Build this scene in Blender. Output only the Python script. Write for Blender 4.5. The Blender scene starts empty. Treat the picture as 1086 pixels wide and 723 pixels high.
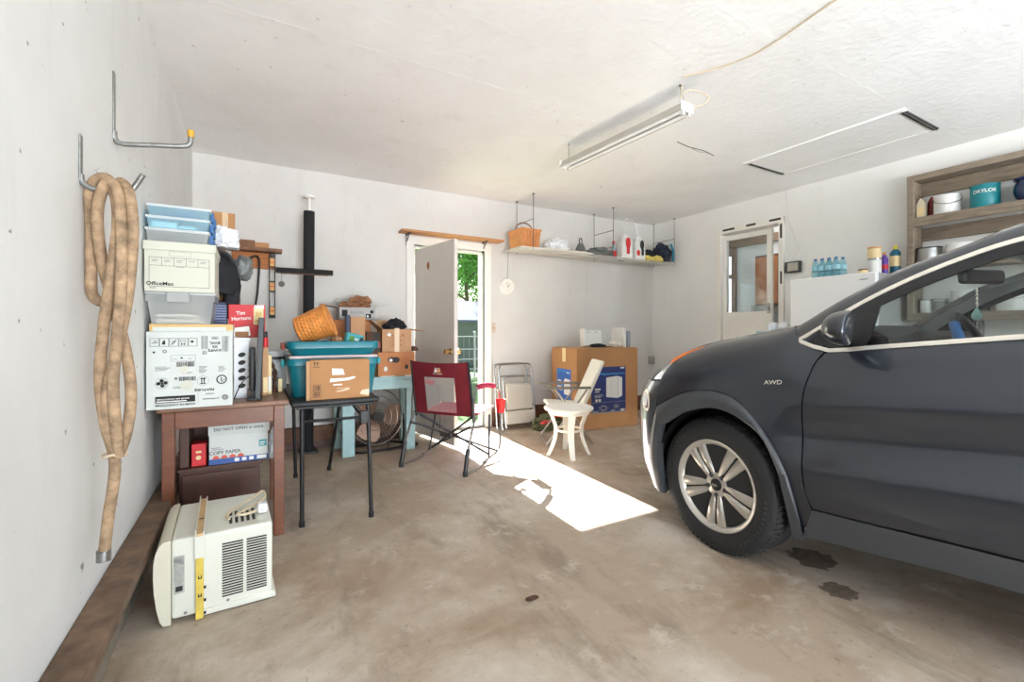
import bpy, bmesh, math, random
from mathutils import Matrix, Vector
R = math.radians
rnd = random.Random(7)
scn = bpy.context.scene
COL = scn.collection

# ---------------------------------------------------------------- camera
cam_d = bpy.data.cameras.new('camera'); cam = bpy.data.objects.new('camera', cam_d); COL.objects.link(cam)
cam_d.sensor_width = 36; cam_d.lens = 483.0 / 1086 * 36
cam.location = (0, 0, 1.125); cam.rotation_euler = (R(90), 0, R(-29.7))
cam_d.shift_y = -10.5 / 1086
cam_d.clip_start = 0.02; cam_d.clip_end = 200
scn.camera = cam
# ---------------------------------------------------------------- sky, sun, daylight of the open garage front, added fill lamps, exposure
w = bpy.data.worlds.new('sky'); scn.world = w; w.use_nodes = True
nt = w.node_tree; nt.nodes.clear()
sky = nt.nodes.new('ShaderNodeTexSky'); sky.sky_type = 'NISHITA'; sky.sun_disc = False
sky.sun_elevation = R(36); sky.sun_rotation = R(0); sky.air_density = 1.0; sky.dust_density = 1.5
bg = nt.nodes.new('ShaderNodeBackground'); bg.inputs['Strength'].default_value = 0.32
wo = nt.nodes.new('ShaderNodeOutputWorld')
nt.links.new(sky.outputs[0], bg.inputs[0]); nt.links.new(bg.outputs[0], wo.inputs[0])
def lamp(name, kind, loc, energy, color=(1, 1, 1), direction=None, size=None, size_y=None):
    l = bpy.data.lights.new(name, kind); l.energy = energy; l.color = color
    o = bpy.data.objects.new(name, l); COL.objects.link(o); o.location = loc
    if direction: o.rotation_euler = Vector(direction).to_track_quat('-Z', 'Y').to_euler()
    if size:
        l.shape = 'RECTANGLE'; l.size = size; l.size_y = size_y or size
    return o
SUN = lamp('sun', 'SUN', (2, 12, 9), 42.0, (1.0, .975, .95), (-0.045, -1, -0.705)); SUN.data.angle = R(.6)
lamp('garage_front_daylight', 'AREA', (0.9, -5.0, 2.1), 350, (.91, .955, 1.0), (.3, 1, -.05), 8.0, 4.2)
lamp('added_ceiling_fill', 'AREA', (1.6, -4.6, .05), 2000, (.91, .955, 1.0), (.12, .35, 1), 7.0, 3.6)  # added fill lamp outside the opening, aimed up to brighten the ceiling
lamp('added_kitchen_fill', 'AREA', (7.0, 3.6, 2.85), 26, (1, .97, .92), (0, 0, -1), 1.0, 1.0)  # added unseen lamp that brightens the kitchen behind the house door
scn.view_settings.view_transform = 'Standard'; scn.view_settings.look = 'None'
scn.view_settings.exposure = 0.32; scn.view_settings.gamma = 1.0; scn.view_settings.use_curve_mapping = False
scn.cycles.max_bounces = 12; scn.cycles.diffuse_bounces = 8; scn.cycles.transparent_max_bounces = 16
scn.cycles.use_denoising = True
scn.cycles.sample_clamp_indirect = 8

# ---------------------------------------------------------------- materials
def srgb(r, g, b):
    f = lambda c: c / 12.92 if c <= .04045 else ((c + .055) / 1.055) ** 2.4
    return (f(r / 255), f(g / 255), f(b / 255), 1)
MATS = {}
def mat(name, col, rough=.5, metal=0.0, var=0.0, vs=8.0, bump=0.0, bs=60.0, coat=0.0, spec=.5, emit=0.0, alpha=None, stretch=None, trans=0.0, sub=None):
    m = bpy.data.materials.new(name); m.use_nodes = True
    t = m.node_tree; b = t.nodes['Principled BSDF']
    if len(col) == 3: col = srgb(*col)
    b.inputs['Base Color'].default_value = col
    b.inputs['Roughness'].default_value = rough; b.inputs['Metallic'].default_value = metal
    b.inputs['Coat Weight'].default_value = coat; b.inputs['Coat Roughness'].default_value = .05
    b.inputs['Specular IOR Level'].default_value = spec
    if trans: b.inputs['Transmission Weight'].default_value = trans
    if emit:
        b.inputs['Emission Color'].default_value = col; b.inputs['Emission Strength'].default_value = emit
    if alpha is not None: b.inputs['Alpha'].default_value = alpha
    if var or bump:
        tc = t.nodes.new('ShaderNodeTexCoord'); src = tc.outputs['Object']
        if stretch:
            mp = t.nodes.new('ShaderNodeMapping'); mp.inputs['Scale'].default_value = stretch
            t.links.new(src, mp.inputs[0]); src = mp.outputs[0]
    if var:
        n = t.nodes.new('ShaderNodeTexNoise'); n.inputs['Scale'].default_value = vs; n.inputs['Detail'].default_value = 6; n.inputs['Roughness'].default_value = .65
        t.links.new(src, n.inputs['Vector'])
        r = t.nodes.new('ShaderNodeValToRGB')
        r.color_ramp.elements[0].position = .3; r.color_ramp.elements[1].position = .7
        r.color_ramp.elements[0].color = tuple(c * (1 - var) for c in col[:3]) + (1,)
        r.color_ramp.elements[1].color = tuple(min(1, c * (1 + var)) for c in col[:3]) + (1,)
        t.links.new(n.outputs['Fac'], r.inputs[0]); t.links.new(r.outputs[0], b.inputs['Base Color'])
    if bump:
        n2 = t.nodes.new('ShaderNodeTexNoise'); n2.inputs['Scale'].default_value = bs; n2.inputs['Detail'].default_value = 4
        t.links.new(src, n2.inputs['Vector'])
        bp = t.nodes.new('ShaderNodeBump'); bp.inputs['Strength'].default_value = bump; bp.inputs['Distance'].default_value = .004
        t.links.new(n2.outputs['Fac'], bp.inputs['Height']); t.links.new(bp.outputs[0], b.inputs['Normal'])
    MATS[name] = m
    return m
def paint_wall(name, base, stain, amount=.5, scuff=True, bump=.25, bs=35, grime=.35):
    m = mat(name, base, .82, bump=bump, bs=bs, spec=.25); t = m.node_tree; b = t.nodes['Principled BSDF']
    tc = [n for n in t.nodes if n.type == 'TEX_COORD'][0]
    def noise(s, d, ro=.6, sc=None):
        n = t.nodes.new('ShaderNodeTexNoise'); n.inputs['Scale'].default_value = s; n.inputs['Detail'].default_value = d; n.inputs['Roughness'].default_value = ro
        if sc:
            mp = t.nodes.new('ShaderNodeMapping'); mp.inputs['Scale'].default_value = sc
            t.links.new(tc.outputs['Object'], mp.inputs[0]); t.links.new(mp.outputs[0], n.inputs['Vector'])
        else: t.links.new(tc.outputs['Object'], n.inputs['Vector'])
        return n
    def ramp(n, p0, p1, a=0, z=1):
        r = t.nodes.new('ShaderNodeMapRange'); r.inputs['From Min'].default_value = p0; r.inputs['From Max'].default_value = p1
        r.inputs['To Min'].default_value = a; r.inputs['To Max'].default_value = z
        t.links.new(n.outputs['Fac'], r.inputs['Value']); return r
    def mix(fac, c1, c2):
        x = t.nodes.new('ShaderNodeMix'); x.data_type = 'RGBA'
        t.links.new(fac.outputs[0], x.inputs['Factor'])
        for s, c in ((x.inputs['A'], c1), (x.inputs['B'], c2)):
            if isinstance(c, tuple): s.default_value = c
            else: t.links.new(c.outputs['Result'], s)
        return x
    base = srgb(*base); stain = srgb(*stain)
    a = mix(ramp(noise(1.3, 5), .42, .75, 0, grime), base, stain)
    c = mix(ramp(noise(2.0, 6, .7, (3, 3, .5)), .55, .8, 0, grime), a, stain)
    if scuff:
        d = mix(ramp(noise(16, 3, .5), .71, .74, 0, amount), c, srgb(120, 110, 100))
        c = mix(ramp(noise(9, 8, .8, (2.5, 2.5, .35)), .68, .75, 0, amount * .7), d, srgb(135, 130, 122))
    t.links.new(c.outputs['Result'], b.inputs['Base Color'])
    return m
def concrete(name):
    m = mat(name, (128, 117, 104), .5, bump=.35, bs=140, spec=.4); t = m.node_tree; b = t.nodes['Principled BSDF']
    tc = [n for n in t.nodes if n.type == 'TEX_COORD'][0]
    def noise(s, d, ro, dist=0.0, sc=None):
        n = t.nodes.new('ShaderNodeTexNoise'); n.inputs['Scale'].default_value = s; n.inputs['Detail'].default_value = d
        n.inputs['Roughness'].default_value = ro; n.inputs['Distortion'].default_value = dist
        if sc:
            mp = t.nodes.new('ShaderNodeMapping'); mp.inputs['Scale'].default_value = sc; mp.inputs['Rotation'].default_value = (0, 0, R(35))
            t.links.new(tc.outputs['Object'], mp.inputs[0]); t.links.new(mp.outputs[0], n.inputs['Vector'])
        else: t.links.new(tc.outputs['Object'], n.inputs['Vector'])
        return n
    def layer(prev, n, p0, p1, col, k):
        r = t.nodes.new('ShaderNodeMapRange'); r.inputs['From Min'].default_value = p0; r.inputs['From Max'].default_value = p1; r.inputs['To Max'].default_value = k
        t.links.new(n.outputs['Fac'], r.inputs['Value'])
        x = t.nodes.new('ShaderNodeMix'); x.data_type = 'RGBA'; t.links.new(r.outputs[0], x.inputs['Factor'])
        if isinstance(prev, tuple): x.inputs['A'].default_value = prev
        else: t.links.new(prev.outputs['Result'], x.inputs['A'])
        x.inputs['B'].default_value = srgb(*col); return x
    c = layer(srgb(174, 157, 138), noise(.9, 8, .66), .45, .60, (206, 196, 182), .9)
    c = layer(c, noise(.6, 7, .66, .6), .5, .62, (146, 122, 98), .8)
    c = layer(c, noise(2.4, 8, .7, .3, (1, .35, 1)), .52, .64, (128, 112, 96), .6)
    c = layer(c, noise(5.5, 8, .75), .56, .68, (216, 208, 196), .65)
    c = layer(c, noise(22, 5, .7), .60, .70, (104, 90, 78), .6)
    c = layer(c, noise(60, 3, .6), .66, .74, (198, 192, 182), .5)
    t.links.new(c.outputs['Result'], b.inputs['Base Color'])
    rr = t.nodes.new('ShaderNodeMapRange'); rr.inputs['To Min'].default_value = .38; rr.inputs['To Max'].default_value = .72
    t.links.new(noise(3, 5, .6).outputs['Fac'], rr.inputs['Value']); t.links.new(rr.outputs[0], b.inputs['Roughness'])
    return m
def glass(name, tint=(235, 240, 240), gloss=.08, rough=.02):
    m = bpy.data.materials.new(name); m.use_nodes = True; t = m.node_tree; t.nodes.clear()
    o = t.nodes.new('ShaderNodeOutputMaterial'); mx = t.nodes.new('ShaderNodeMixShader')
    tr = t.nodes.new('ShaderNodeBsdfTransparent'); tr.inputs[0].default_value = srgb(*tint)
    gl = t.nodes.new('ShaderNodeBsdfGlossy'); gl.inputs['Roughness'].default_value = rough
    mx.inputs[0].default_value = gloss
    t.links.new(tr.outputs[0], mx.inputs[1]); t.links.new(gl.outputs[0], mx.inputs[2]); t.links.new(mx.outputs[0], o.inputs[0])
    MATS[name] = m; return m
def cloudy(name, col, a, rough=.3):   # milky see-through plastic
    m = bpy.data.materials.new(name); m.use_nodes = True; t = m.node_tree
    b = t.nodes['Principled BSDF']; o = t.nodes['Material Output']
    b.inputs['Base Color'].default_value = srgb(*col); b.inputs['Roughness'].default_value = rough
    tl = t.nodes.new('ShaderNodeBsdfTranslucent'); tl.inputs[0].default_value = srgb(*col)
    m0 = t.nodes.new('ShaderNodeMixShader'); m0.inputs[0].default_value = .35
    t.links.new(b.outputs[0], m0.inputs[1]); t.links.new(tl.outputs[0], m0.inputs[2])
    mx = t.nodes.new('ShaderNodeMixShader'); mx.inputs[0].default_value = a
    tr = t.nodes.new('ShaderNodeBsdfTransparent'); tr.inputs[0].default_value = srgb(*[min(255, c + 25) for c in col])
    t.links.new(tr.outputs[0], mx.inputs[1]); t.links.new(m0.outputs[0], mx.inputs[2]); t.links.new(mx.outputs[0], o.inputs[0])
    MATS[name] = m; return m
def M(n): return MATS[n]

paint_wall('left_wall_paint', (226, 227, 226), (186, 184, 179), .75, grime=.28)
paint_wall('back_wall_paint', (219, 217, 214), (188, 184, 178), .25, grime=.35)
paint_wall('right_wall_paint', (236, 236, 234), (214, 212, 208), .15, grime=.25)
paint_wall('ceiling_texture', (244, 244, 243), (222, 220, 216), .3, bump=1.0, bs=22, grime=.4)
concrete('floor_concrete')
mat('sill_wood', (112, 90, 72), .75, var=.45, vs=7, bump=.5, bs=40, stretch=(1.5, 1.5, 1.5))
mat('sill_wood_red', (112, 78, 58), .7, var=.35, vs=7, bump=.3, bs=40)
mat('block_concrete', (132, 124, 112), .9, var=.3, vs=9, bump=.8, bs=60)
mat('white_trim', (236, 234, 228), .45, var=.03, vs=6)
mat('door_paint', (214, 208, 199), .5, var=.04, vs=4)
mat('rust_stain', (160, 96, 46), .8, var=.4, vs=30)
mat('brass', (190, 160, 105), .28, 1)
mat('steel', (150, 150, 150), .35, 1, var=.15, vs=30)
mat('galvanised', (150, 150, 148), .45, .9, var=.25, vs=40)
mat('chrome', (225, 226, 228), .12, 1)
mat('black_metal', (34, 34, 36), .4, .3)
mat('black_plastic', (26, 27, 29), .5)
mat('black_foam', (26, 28, 31), .85, bump=.4, bs=120)
mat('black_cloth', (32, 33, 38), .9, bump=.5, bs=60, var=.2, vs=12)
mat('navy_cloth', (36, 42, 62), .9, bump=.5, bs=60, var=.2, vs=12)
mat('dark_grey_plastic', (58, 60, 63), .45)
mat('yellow_cap', (205, 155, 45), .5)
mat('hose_tan', (158, 132, 104), .8, var=.5, vs=26, bump=.4, bs=90)
mat('ac_white', (212, 213, 201), .4, var=.03, vs=5)
mat('ac_cream', (208, 203, 184), .45, var=.05, vs=6)
mat('ac_dark', (38, 36, 30), .7)
mat('ac_coil', (150, 112, 62), .6, var=.4, vs=30)
mat('ac_yellow', (206, 182, 78), .5, var=.25, vs=18)
mat('ac_tan', (205, 172, 128), .6, var=.1, vs=9)
mat('ac_label', (168, 168, 160), .5, var=.25, vs=60)
mat('cord_cream', (205, 188, 160), .5)
mat('table_wood', (112, 64, 40), .38, var=.25, vs=6, stretch=(1, 1, 6), coat=.2)
mat('table_wood_top', (124, 88, 66), .42, var=.2, vs=5, stretch=(1, 6, 1))
mat('cabinet_brown', (78, 48, 36), .5, var=.2, vs=6)
mat('carton_white', (208, 212, 208), .7, var=.03, vs=4)
mat('archive_white', (208, 208, 194), .75, var=.03, vs=4)
mat('carton', (176, 128, 84), .8, var=.08, vs=5)
mat('carton_tan', (188, 146, 108), .8, var=.08, vs=5)
mat('carton_orange', (190, 128, 84), .8, var=.08, vs=5)
mat('carton_dark', (86, 60, 42), .85, var=.1, vs=5)
mat('kraft', (148, 104, 72), .85, var=.2, vs=14)
mat('ink_black', (30, 30, 32), .7)
mat('ink_grey', (140, 142, 142), .7)
mat('tape_yellow', (214, 176, 108), .5, var=.15, vs=12)
mat('tape_clear', (206, 176, 140), .3)
mat('paper_white', (236, 235, 230), .7)
mat('print_red', (206, 38, 44), .5)
mat('print_orange_red', (216, 92, 66), .6)
mat('print_blue', (58, 92, 158), .55)
mat('print_teal', (60, 150, 158), .55)
mat('print_cream', (232, 210, 160), .6)
mat('grey_latch', (164, 166, 166), .5)
cloudy('clear_bin', (236, 240, 240), .45)
cloudy('clear_bin_blue', (188, 222, 238), .5)
cloudy('clear_lid', (244, 247, 248), .85)
cloudy('bottle_clear', (190, 218, 224), .3, .1)
mat('blue_clip', (52, 108, 168), .5)
mat('folder_stack', (206, 202, 188), .8, var=.2, vs=20)
mat('plastic_bag', (232, 234, 238), .35, bump=.4, bs=20)
mat('navy_bin', (40, 46, 78), .5)
mat('navy_rib', (120, 130, 168), .5)
mat('teal_tub', (12, 112, 126), .32, var=.05, vs=4)
mat('teal_rim', (28, 152, 162), .3)
mat('tub_lid', (196, 176, 176), .4)
mat('red_latch', (150, 66, 54), .5)
mat('bucket_white', (206, 210, 214), .4)
mat('bucket_band', (66, 70, 76), .5)
mat('wood_raw', (186, 134, 88), .7, var=.2, vs=8, stretch=(1, 6, 6))
mat('wood_orange', (178, 110, 58), .65, var=.25, vs=9, stretch=(1, 5, 5))
mat('wood_brown', (128, 90, 66), .7, var=.25, vs=9)
mat('wood_grey', (138, 124, 108), .8, var=.3, vs=8, bump=.3, bs=40, stretch=(5, .8, 5))
mat('level_yellow', (222, 160, 84), .4)
mat('level_vial', (226, 118, 60), .4)
mat('wicker', (214, 136, 62), .6, var=.25, vs=25, bump=.4, bs=60)
mat('wicker_orange', (206, 140, 86), .6, var=.2, vs=25, bump=.3, bs=60)
mat('bench_paint', (158, 192, 194), .55, var=.1, vs=9)
mat('bench_paint_shadow', (158, 192, 194), .55, var=.1, vs=9)
mat('fan_cage', (150, 140, 132), .3, .8)
mat('fan_blade', (150, 118, 98), .45, .3)
mat('maroon_cloth', (112, 18, 32), .8, bump=.25, bs=120, var=.12, vs=10)
mat('pink_cloth', (176, 46, 78), .8, bump=.25, bs=120)
mat('mesh_grey', (196, 190, 186), .8)
mat('logo_white', (238, 232, 226), .6)
mat('logo_orange', (224, 140, 60), .6)
mat('chair_tube', (158, 156, 154), .28, .9)
mat('chair_dark', (62, 62, 64), .4, .5)
mat('cup_red', (206, 36, 38), .5)
mat('beige_vinyl', (196, 190, 180), .6, bump=.2, bs=60)
mat('green_camo', (92, 96, 66), .9, var=.4, vs=16, bump=.6, bs=50)
mat('glove_red', (206, 70, 62), .7, var=.1, vs=10)
mat('aluminium', (170, 162, 150), .35, .9)
mat('ivory_plastic', (232, 228, 214), .5)
mat('arm_grey', (120, 114, 104), .6)
mat('table_white', (238, 236, 228), .42)
mat('panel_blue', (38, 52, 112), .45)
mat('panel_blue_light', (62, 108, 190), .45)
mat('panel_cyan', (58, 138, 204), .45)
mat('appliance_white', (226, 226, 222), .5)
mat('grey_blue_board', (150, 158, 170), .5)
mat('fridge_white', (238, 239, 240), .25)
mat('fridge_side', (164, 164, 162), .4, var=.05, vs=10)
mat('pot_blue', (26, 42, 86), .12, coat=.6)
mat('can_teal', (22, 128, 138), .4)
mat('can_silver', (168, 170, 170), .3, .85)
mat('can_white', (228, 228, 226), .4)
mat('can_blue', (24, 132, 206), .4)
mat('can_red', (196, 32, 34), .4)
mat('can_dark', (60, 64, 66), .4, .4)
mat('bottle_tan', (218, 206, 182), .5)
mat('bottle_maroon', (112, 28, 32), .5)
mat('bottle_purple', (92, 58, 150), .35)
mat('bottle_teal', (22, 92, 116), .3)
mat('cap_yellow', (226, 206, 70), .4)
mat('cap_blue', (56, 110, 160), .4)
mat('cap_orange', (214, 150, 78), .5)
mat('wire_grey', (120, 120, 118), .5, .5)
mat('wire_shelf', (206, 204, 198), .45, .2)
mat('dust_cloth', (226, 220, 208), .85, var=.08, vs=12)
mat('tool_grey', (112, 116, 116), .5, .4, var=.2, vs=14)
mat('yellow_cloth', (222, 204, 110), .8, var=.1, vs=10)
mat('teal_strap', (28, 128, 156), .6)
mat('lamp_white', (232, 231, 226), .45)
mat('lamp_housing', (190, 186, 178), .5)
mat('tube_white', (246, 246, 244), .3)
mat('switch_pink', (206, 190, 176), .45)
mat('outlet_grey', (176, 172, 162), .5)
mat('clock_face', (244, 243, 238), .5)
mat('gap_dark', (60, 58, 56), .8)
mat('kitchen_wall', (196, 196, 198), .85)
mat('kitchen_trim', (118, 94, 78), .6)
mat('kitchen_cabinet', (166, 104, 62), .45, var=.15, vs=7, stretch=(3, 3, .5))
mat('kitchen_tile', (150, 146, 142), .5, var=.3, vs=30)
mat('window_glow', (225, 238, 250), .5, emit=3.0)
mat('grass', (66, 96, 46), .9, var=.35, vs=3)
mat('leaf', (90, 138, 56), .7, var=.4, vs=2.5)
mat('bark', (92, 78, 62), .9, var=.3, vs=8, bump=.5, bs=20)
mat('shed_wall', (84, 94, 82), .8, var=.1, vs=6)
mat('shed_roof', (88, 96, 106), .8, var=.15, vs=10)
mat('fence_grey', (128, 132, 130), .6)
mat('driveway', (170, 165, 158), .9, var=.15, vs=3)
# car
mat('car_paint', (43, 48, 57), .3, .5, coat=1.0)
mat('car_cladding', (60, 62, 65), .48)
mat('car_black', (16, 16, 17), .45)
mat('car_gloss_black', (12, 12, 13), .15, coat=.5)
mat('car_chrome_satin', (225, 220, 208), .28, .75)
mat('car_interior', (36, 37, 40), .7)
mat('car_pillar_grey', (188, 192, 194), .7)
mat('tyre', (30, 30, 31), .75, bump=.3, bs=80)
mat('tyre_text', (74, 74, 74), .7)
mat('alloy', (196, 192, 184), .32, .7)
mat('brake', (78, 76, 72), .5, .6)
mat('headlight_inside', (232, 234, 236), .2, .25, bump=.4, bs=40)
mat('amber', (222, 112, 40), .25)
mat('mirror_glass', (190, 196, 200), .05, 1)
mat('wheel_blue', (34, 104, 170), .5)
glass('car_glass', (234, 240, 238), .045)
glass('window_pane', (240, 243, 244), .05)
glass('headlight_lens', (244, 246, 248), .22)
mat('board_grey', (178, 177, 174), .75, var=.05, vs=8)
mat('dark_floor_patch', (112, 98, 84), .6, var=.5, vs=30, bump=.6, bs=60)
mat('water_label', (150, 200, 214), .4)
mat('pendant_glass', (170, 215, 210), .1, .2)
# ---------------------------------------------------------------- mesh helpers
TEXTCACHE = {}
def text_shape(body, bold=0.0):
    k = (body, bold)
    if k not in TEXTCACHE:
        c = bpy.data.curves.new('lettering', 'FONT'); c.body = body; c.size = 1; c.align_x = 'CENTER'; c.align_y = 'CENTER'; c.resolution_u = 3; c.offset = bold
        o = bpy.data.objects.new('lettering', c); COL.objects.link(o)
        bpy.context.view_layer.update()
        me = bpy.data.meshes.new_from_object(o.evaluated_get(bpy.context.evaluated_depsgraph_get()))
        TEXTCACHE[k] = ([(v.co.x, v.co.y) for v in me.vertices], [tuple(p.vertices) for p in me.polygons])
        bpy.data.objects.remove(o); bpy.data.curves.remove(c); bpy.data.meshes.remove(me)
    return TEXTCACHE[k]
def smooth_path(pts, n=6, closed=False):
    P = [Vector(p) for p in pts]; out = []; L = len(P)
    rng = range(L if closed else L - 1)
    for i in rng:
        g = (lambda k: P[k % L]) if closed else (lambda k: P[max(0, min(L - 1, k))])
        a, b, c, d = g(i - 1), g(i), g(i + 1), g(i + 2)
        for k in range(n):
            t = k / n
            out.append(.5 * ((2 * b) + (-a + c) * t + (2 * a - 5 * b + 4 * c - d) * t * t + (-a + 3 * b - 3 * c + d) * t ** 3))
    if not closed: out.append(P[-1])
    return out
class MB:
    def __init__(s): s.v = []; s.f = []; s.m = []; s.s = []
    def add(s, vs, fs, mi=0, smooth=False, T=None):
        o = len(s.v)
        for v in vs:
            v = Vector(v); s.v.append(T @ v if T else v)
        for f in fs: s.f.append([o + i for i in f]); s.m.append(mi); s.s.append(smooth)
        return s
    def box(s, x0, x1, y0, y1, z0, z1, mi=0, bev=0.0, T=None, seg=2):
        if bev <= 0:
            v = [(x, y, z) for z in (z0, z1) for y in (y0, y1) for x in (x0, x1)]
            return s.add(v, [(0, 2, 3, 1), (4, 5, 7, 6), (0, 1, 5, 4), (2, 6, 7, 3), (0, 4, 6, 2), (1, 3, 7, 5)], mi, False, T)
        b = bmesh.new(); bmesh.ops.create_cube(b, size=1)
        for v in b.verts: v.co = Vector(((x0 + x1) / 2 + v.co.x * (x1 - x0), (y0 + y1) / 2 + v.co.y * (y1 - y0), (z0 + z1) / 2 + v.co.z * (z1 - z0)))
        bmesh.ops.bevel(b, geom=b.edges[:], offset=min(bev, .49 * min(x1 - x0, y1 - y0, z1 - z0)), segments=seg, profile=.5, affect='EDGES'); b.faces.index_update(); b.normal_update()
        big = set(f.index for f in sorted(b.faces, key=lambda f: -f.calc_area())[:6]); b.verts.index_update()
        V = [v.co.copy() for v in b.verts]
        s.add(V, [[v.index for v in f.verts] for f in b.faces if f.index in big], mi, False, T)
        o = len(s.v) - len(V)
        for f in b.faces:
            if f.index not in big: s.f.append([o + v.index for v in f.verts]); s.m.append(mi); s.s.append(True)
        b.free(); return s
    def bm(s, b, mi=0, smooth=False, T=None):
        b.verts.index_update(); s.add([v.co.copy() for v in b.verts], [[v.index for v in f.verts] for f in b.faces], mi, smooth, T); b.free(); return s
    def tube(s, pts, r, n=8, mi=0, sm=0, closed=False, T=None, caps=True):
        P = smooth_path(pts, sm, closed) if sm else [Vector(p) for p in pts]
        L = len(P); rr = r if callable(r) else (lambda t: r)
        vs = []; up = None
        for i, p in enumerate(P):
            if closed: t = P[(i + 1) % L] - P[i - 1]
            else: t = P[min(i + 1, L - 1)] - P[max(i - 1, 0)]
            t = t.normalized() if t.length > 1e-9 else Vector((0, 0, 1))
            if up is None:
                up = Vector((0, 0, 1)) if abs(t.z) < .9 else Vector((1, 0, 0))
            u = (up - t * up.dot(t)); u = u.normalized() if u.length > 1e-6 else t.orthogonal().normalized()
            up = u; w_ = t.cross(u); q = rr(i / max(1, L - 1))
            for k in range(n):
                a = 2 * math.pi * k / n; vs.append(p + (u * math.cos(a) + w_ * math.sin(a)) * q)
        fs = []
        for i in range(L if closed else L - 1):
            j = (i + 1) % L
            for k in range(n): fs.append((i * n + k, i * n + (k + 1) % n, j * n + (k + 1) % n, j * n + k))
        if not closed and caps: fs += [tuple(range(n))[::-1], tuple((L - 1) * n + k for k in range(n))]
        return s.add(vs, fs, mi, True, T)
    def bar(s, p0, p1, wx, wy, mi=0, bev=0.0, up=(0, 0, 1)):      # rectangular bar between two points
        p0, p1 = Vector(p0), Vector(p1); z = (p1 - p0); L = z.length; z.normalize()
        u = Vector(up); u = u - z * u.dot(z)
        u = u.normalized() if u.length > 1e-6 else z.orthogonal().normalized()
        x = u.cross(z)
        T = Matrix((( x.x, u.x, z.x, p0.x), (x.y, u.y, z.y, p0.y), (x.z, u.z, z.z, p0.z), (0, 0, 0, 1)))
        return s.box(-wx / 2, wx / 2, -wy / 2, wy / 2, 0, L, mi, bev, T)
    def lathe(s, prof, n=32, mi=0, T=None, smooth=True, arc=2 * math.pi):
        vs = []; full = abs(arc - 2 * math.pi) < 1e-6; N = n if full else n + 1
        for (r, z) in prof:
            for k in range(N): a = arc * k / n; vs.append((r * math.cos(a), r * math.sin(a), z))
        fs = []
        for i in range(len(prof) - 1):
            for k in range(n): k2 = (k + 1) % N; fs.append((i * N + k, i * N + k2, (i + 1) * N + k2, (i + 1) * N + k))
        if full:
            if prof[0][0] > 1e-5: fs.append(tuple(range(N))[::-1])
            if prof[-1][0] > 1e-5: fs.append(tuple((len(prof) - 1) * N + k for k in range(N)))
        return s.add(vs, fs, mi, smooth, T)
    def cyl(s, p0, p1, r, n=16, mi=0, r1=None): 
        return s.tube([p0, p1], (lambda t: r + ((r1 if r1 is not None else r) - r) * t), n, mi)
    def ball(s, c, rx, ry=None, rz=None, mi=0, n=16, T=None):
        ry = ry or rx; rz = rz or rx
        b = bmesh.new(); bmesh.ops.create_uvsphere(b, u_segments=n, v_segments=n // 2 + 2, radius=1)
        for v in b.verts: v.co = Vector((c[0] + v.co.x * rx, c[1] + v.co.y * ry, c[2] + v.co.z * rz))
        return s.bm(b, mi, True, T)
    def prism(s, poly, h0, h1, mi=0, T=None, smooth=False):       # polygon in xy, extruded along z
        n = len(poly); vs = [(x, y, h0) for x, y in poly] + [(x, y, h1) for x, y in poly]
        fs = [tuple(range(n))[::-1], tuple(range(n, 2 * n))]
        s.add(vs, fs, mi, False, T)
        s.add(vs, [(k, (k + 1) % n, n + (k + 1) % n, n + k) for k in range(n)], mi, smooth, T); return s
    def lump(s, c, rx, ry, rz, mi=0, amp=.25, seed=1, n=24, flat=True, freq=3.0):  # crumpled heap
        from mathutils import noise
        b = bmesh.new(); bmesh.ops.create_icosphere(b, subdivisions=4, radius=1)
        for v in b.verts:
            d = v.co.normalized(); k = 1 + amp * (noise.noise(d * freq + Vector((seed * 7.1, seed * 3.3, 0))) + .5 * noise.noise(d * freq * 2.7 + Vector((seed, 9, 2))))
            z = d.z * k
            if flat and z < -.55: z = -.55
            v.co = Vector((c[0] + d.x * k * rx, c[1] + d.y * k * ry, c[2] + z * rz))
        return s.bm(b, mi, True)
    def grid(s, P, mi=0, smooth=True, flip=False):               # P[i][j] points
        n, m = len(P), len(P[0]); vs = [p for row in P for p in row]; fs = []
        for i in range(n - 1):
            for j in range(m - 1):
                q = (i * m + j, i * m + j + 1, (i + 1) * m + j + 1, (i + 1) * m + j)
                fs.append(q[::-1] if flip else q)
        return s.add(vs, fs, mi, smooth)
    def build(s, name, mats, parent=None, loc=None, rot=0.0, auto=True, world=None):
        me = bpy.data.meshes.new(name)
        vs = s.v
        if world is not None: vs = [v - Vector(world) for v in vs]   # authored in room coordinates, origin moved to 'world'
        me.from_pydata([tuple(v) for v in vs], [], s.f)
        if not isinstance(mats, (list, tuple)): mats = [mats]
        for m in mats: me.materials.append(M(m) if isinstance(m, str) else m)
        for p, mi, sm in zip(me.polygons, s.m, s.s): p.material_index = mi; p.use_smooth = sm
        me.validate(clean_customdata=False)
        if auto:
            b = bmesh.new(); b.from_mesh(me)
            for e in b.edges:
                if len(e.link_faces) == 2 and e.calc_face_angle(0) > R(38): e.smooth = False
            b.to_mesh(me); b.free()
        o = bpy.data.objects.new(name, me); COL.objects.link(o)
        if parent: o.parent = parent
        if world is not None and not parent: o.location = world
        if loc is not None: o.location = loc
        if rot: o.rotation_euler.z = rot
        return o
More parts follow.
